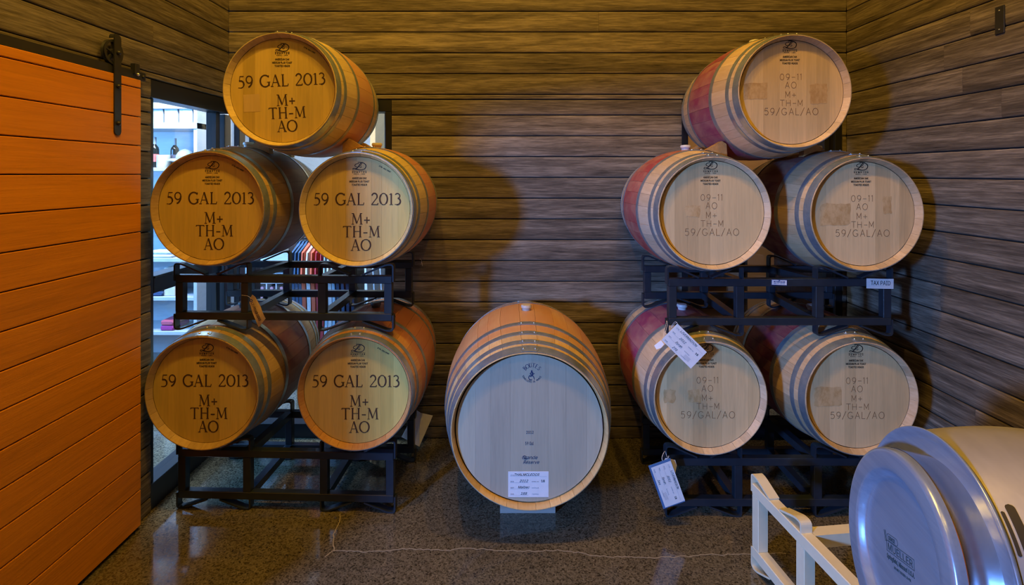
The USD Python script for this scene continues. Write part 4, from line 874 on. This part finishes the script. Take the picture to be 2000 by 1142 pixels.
# counter with bottle pigeonholes
ct = thing('display_counter', 'blue grey shop counter with a white grid of bottle holes behind the left stack', 'counter', (-2.21, 4.75, 0))
M['counter'] = noisy('blue_grey_paint', (.16, .27, .38), (.22, .34, .46), (9, 9, 9), rough=.5)
part(ct, 'worktop', bx(-.34, .30, -.03, .5, 1.00, 1.04, .004), M['counter'], smooth=False)
part(ct, 'body', bx(-.32, .28, .22, .48, .0, 1.0), M['counter'], smooth=False)
for x in (-.14, -.05, .04, .13, .22): part(ct, 'divider', bx(x - .006, x + .006, 0, .22, .46, 1.0), M['white_paint'], smooth=False)
for z in (.46, .55, .64, .73, .82, .91): part(ct, 'divider', bx(-.14, .226, .001, .22, z, z + .012), M['white_paint'], smooth=False)
part(ct, 'front_panel', bx(-.32, .28, .02, .22, 0, .45, .003), M['counter'], smooth=False)
part(ct, 'white_panel', bx(-.32, -.15, .0, .02, .70, .98, .003), M['white_wall'], smooth=False)
cap_m = plain('bottle_capsule', (.42, .20, .26), .4)
nb = 0
for i, x in enumerate((-.095, -.005, .085, .175)):
    for j, z in enumerate((.5065, .5965, .6865, .7765, .8665)):
        if (i + j) % 2 == 0 or j == 3:
            t = thing('stored_bottle', 'bottle lying in the white pigeonholes of the shop counter', 'bottle', (-2.21 + x, 4.758, z), group='bottles in the counter pigeonholes')
            part(t, 'glass', lathe_y([(0, 0), (.014, 0), (.014, .06), (.032, .1), (.032, .205), (0, .205)], 16), M['bottle_glass']); part(t, 'capsule', lathe_y([(0, -.001), (.0148, -.001), (.0148, .05)], 16), cap_m); nb += 1
# garment rack with hanging shirts
GY = 4.55
gr = thing('garment_rack', 'steel garment rail full of hanging shirts in the shop behind the left stack', 'garment rack', ((655 - CX) / F * GY, GY, 0))
part(gr, 'rail', tube([(-.335, 0, 1.27), (.335, 0, 1.27)], .012), M['black_steel'])
for s in (-1, 1):
    part(gr, 'upright', tube([(s * .335, 0, .02), (s * .335, 0, 1.27)], .012), M['black_steel']); part(gr, 'foot', bx(s * .335 - .015, s * .335 + .015, -.22, .22, 0, .03, .004), M['black_steel'])
cols = {'navy': (.035, .085, .17), 'coral': (.72, .12, .055), 'white': (.74, .75, .78), 'red': (.50, .03, .05), 'pale blue': (.42, .60, .76), 'dark navy': (.02, .035, .08)}
cm_ = {k2: cloth('shirt_' + k2.replace(' ', '_'), c) for k2, c in cols.items()}
seq = [(592, 'navy', .0), (598.5, 'navy', .02), (605, 'navy', .0), (611.5, 'coral', -.1), (620.5, 'white', .0), (629, 'coral', -.05), (637, 'red', .0), (646, 'red', .05), (653, 'pale blue', .1), (660, 'white', .1), (667, 'pale blue', .08), (675, 'navy', .05), (684, 'navy', .06), (693, 'dark navy', .1), (702, 'dark navy', .08)]
def shirt(label, px, col, dz, w=.05):
    x = (px - CX) / F * GY
    out = Polygon([(-.05, 0), (.05, 0), (.21, -.07), (.24, -.30), (.19, -.32), (.18, -.92 + dz), (-.18, -.90 + dz), (-.19, -.32), (-.24, -.30), (-.21, -.07)])
    m = extrude(out.buffer(.012).segmentize(.06), w); v = m.vertices.copy(); th = v[:, 2] - w / 2
    y, z = v[:, 0], v[:, 1]; fold = .010 * np.sin(z * 9) * np.clip(-z, 0, 1) + .005 * np.sin(y * 40)
    m.vertices = np.c_[th * (.55 + .45 * np.minimum(1, -z / .3)) + fold, y, z + 1.235]; m.fix_normals()
    t = thing('hanging_shirt', label, 'shirt', (x, GY, 0)); part(t, 'garment', m, cm_[col], smooth=60)
    part(t, 'hanger', tube([(0, .0165 * math.cos(a), 1.27 + .0165 * math.sin(a)) for a in np.linspace(2.6, -1.2, 9)] + [(0, 0, 1.250), (0, 0, 1.243)], .0022, 5), M['black_steel'])
names = ['first', 'second', 'third', 'fourth', 'fifth', 'sixth', 'seventh', 'eighth', 'ninth', 'tenth', 'eleventh', 'twelfth', 'thirteenth', 'fourteenth', 'fifteenth']
for (px, c, dz), nm in zip(seq, names): shirt('%s shirt, %s from the left on the shop garment rail' % (c, nm), px, c, dz, .030 if c in ('coral', 'white') else .024)
# white cloth draped at the right end, brown cabinet behind the shirts
cl = thing('white_drape', 'white cloth hanging beside the garment rail behind the left stack', 'cloth', ((735 - CX) / F * 4.15, 4.15, 0))
n = 24; vv = []
for i in range(n + 1):
    for j in range(9):
        xx = -.10 + .2 * i / n; zz = .70 + .4 * j / 8; vv.append((xx, .015 * math.sin(i * .9 + j * .3), zz))
ff = [((i * 9 + j), (i + 1) * 9 + j, (i + 1) * 9 + j + 1, i * 9 + j + 1) for i in range(n) for j in range(8)]
v = np.array(vv); fr_ = trimesh.Trimesh(np.vstack([v, v + [0, .004, 0]]), [t for q in ff for t in ((q[0], q[1], q[2]), (q[0], q[2], q[3]))] + [t for q in ff for t in ((q[2] + len(v), q[1] + len(v), q[0] + len(v)), (q[3] + len(v), q[2] + len(v), q[0] + len(v)))], process=False)
part(cl, 'cloth', fr_, cm_['white'], smooth=True); part(cl, 'peg_rail', bx(-.11, .11, .01, .03, 1.09, 1.12, .003), M['white_paint'], smooth=False); part(cl, 'stand', bx(-.012, .012, .03, .05, 0, 1.12), M['black_steel'], smooth=False); part(cl, 'foot', bx(-.12, .12, -.06, .14, 0, .015, .003), M['black_steel'], smooth=False)
cb = thing('shop_cabinet', 'dark brown cabinet standing behind the hanging shirts', 'cabinet', (-1.87, 5.35, 0))
part(cb, 'carcass', bx(-.45, .40, .02, .4, 0, 1.46, .004), M['brown_dark'], smooth=False)
for a in (-.445, -.02): part(cb, 'door', bx(a, a + .415, 0, .02, .06, 1.44, .004), M['brown_dark'], smooth=False)
# passage behind the right-hand glazing
pd = thing('passage_door', 'dark brown panel door in the passage behind the right stack', 'door', (3.02, 5.24, 0))
part(pd, 'leaf', bx(-.25, .45, 0, .045, .005, 2.3, .003), M['brown_dark'], smooth=False); part(pd, 'jamb', bx(-.29, -.25, -.01, .055, 0, 2.36, .003), M['brown_dark'], smooth=False); part(pd, 'panel', bx(-.15, .35, -.008, 0, .2, 1.0, .004), M['brown_dark'], smooth=False)
cdz = thing('passage_shelf', 'low dark shelf with orange wood boards in the passage behind the right stack', 'shelf', (1.95, 4.85, 0))
part(cdz, 'back', bx(-.34, .30, .3, .32, 0, 1.05), M['brown_dark'], smooth=False)
for s in (-.34, .28): part(cdz, 'side', bx(s, s + .02, 0, .3, 0, 1.05), M['brown_dark'], smooth=False)
M['orange_wood'] = timber('orange_wood', 0, (.40, .16, .05), (.50, .21, .07), (.58, .27, .1), rough=.5)
for z in (1.03, .68, .46, .2): part(cdz, 'board', bx(-.34, .30, -.01, .3, z, z + .025, .003), M['orange_wood'], smooth=False)
sc = single('draped_scarf', bx((1418 - CX) / F * 4.83, (1441 - CX) / F * 4.83, 4.80, 4.835, .72, 1.06, .008), cloth('pale_scarf', (.52, .56, .68)), 'pale blue grey cloth hanging over the passage shelf behind the right stack', 'cloth')
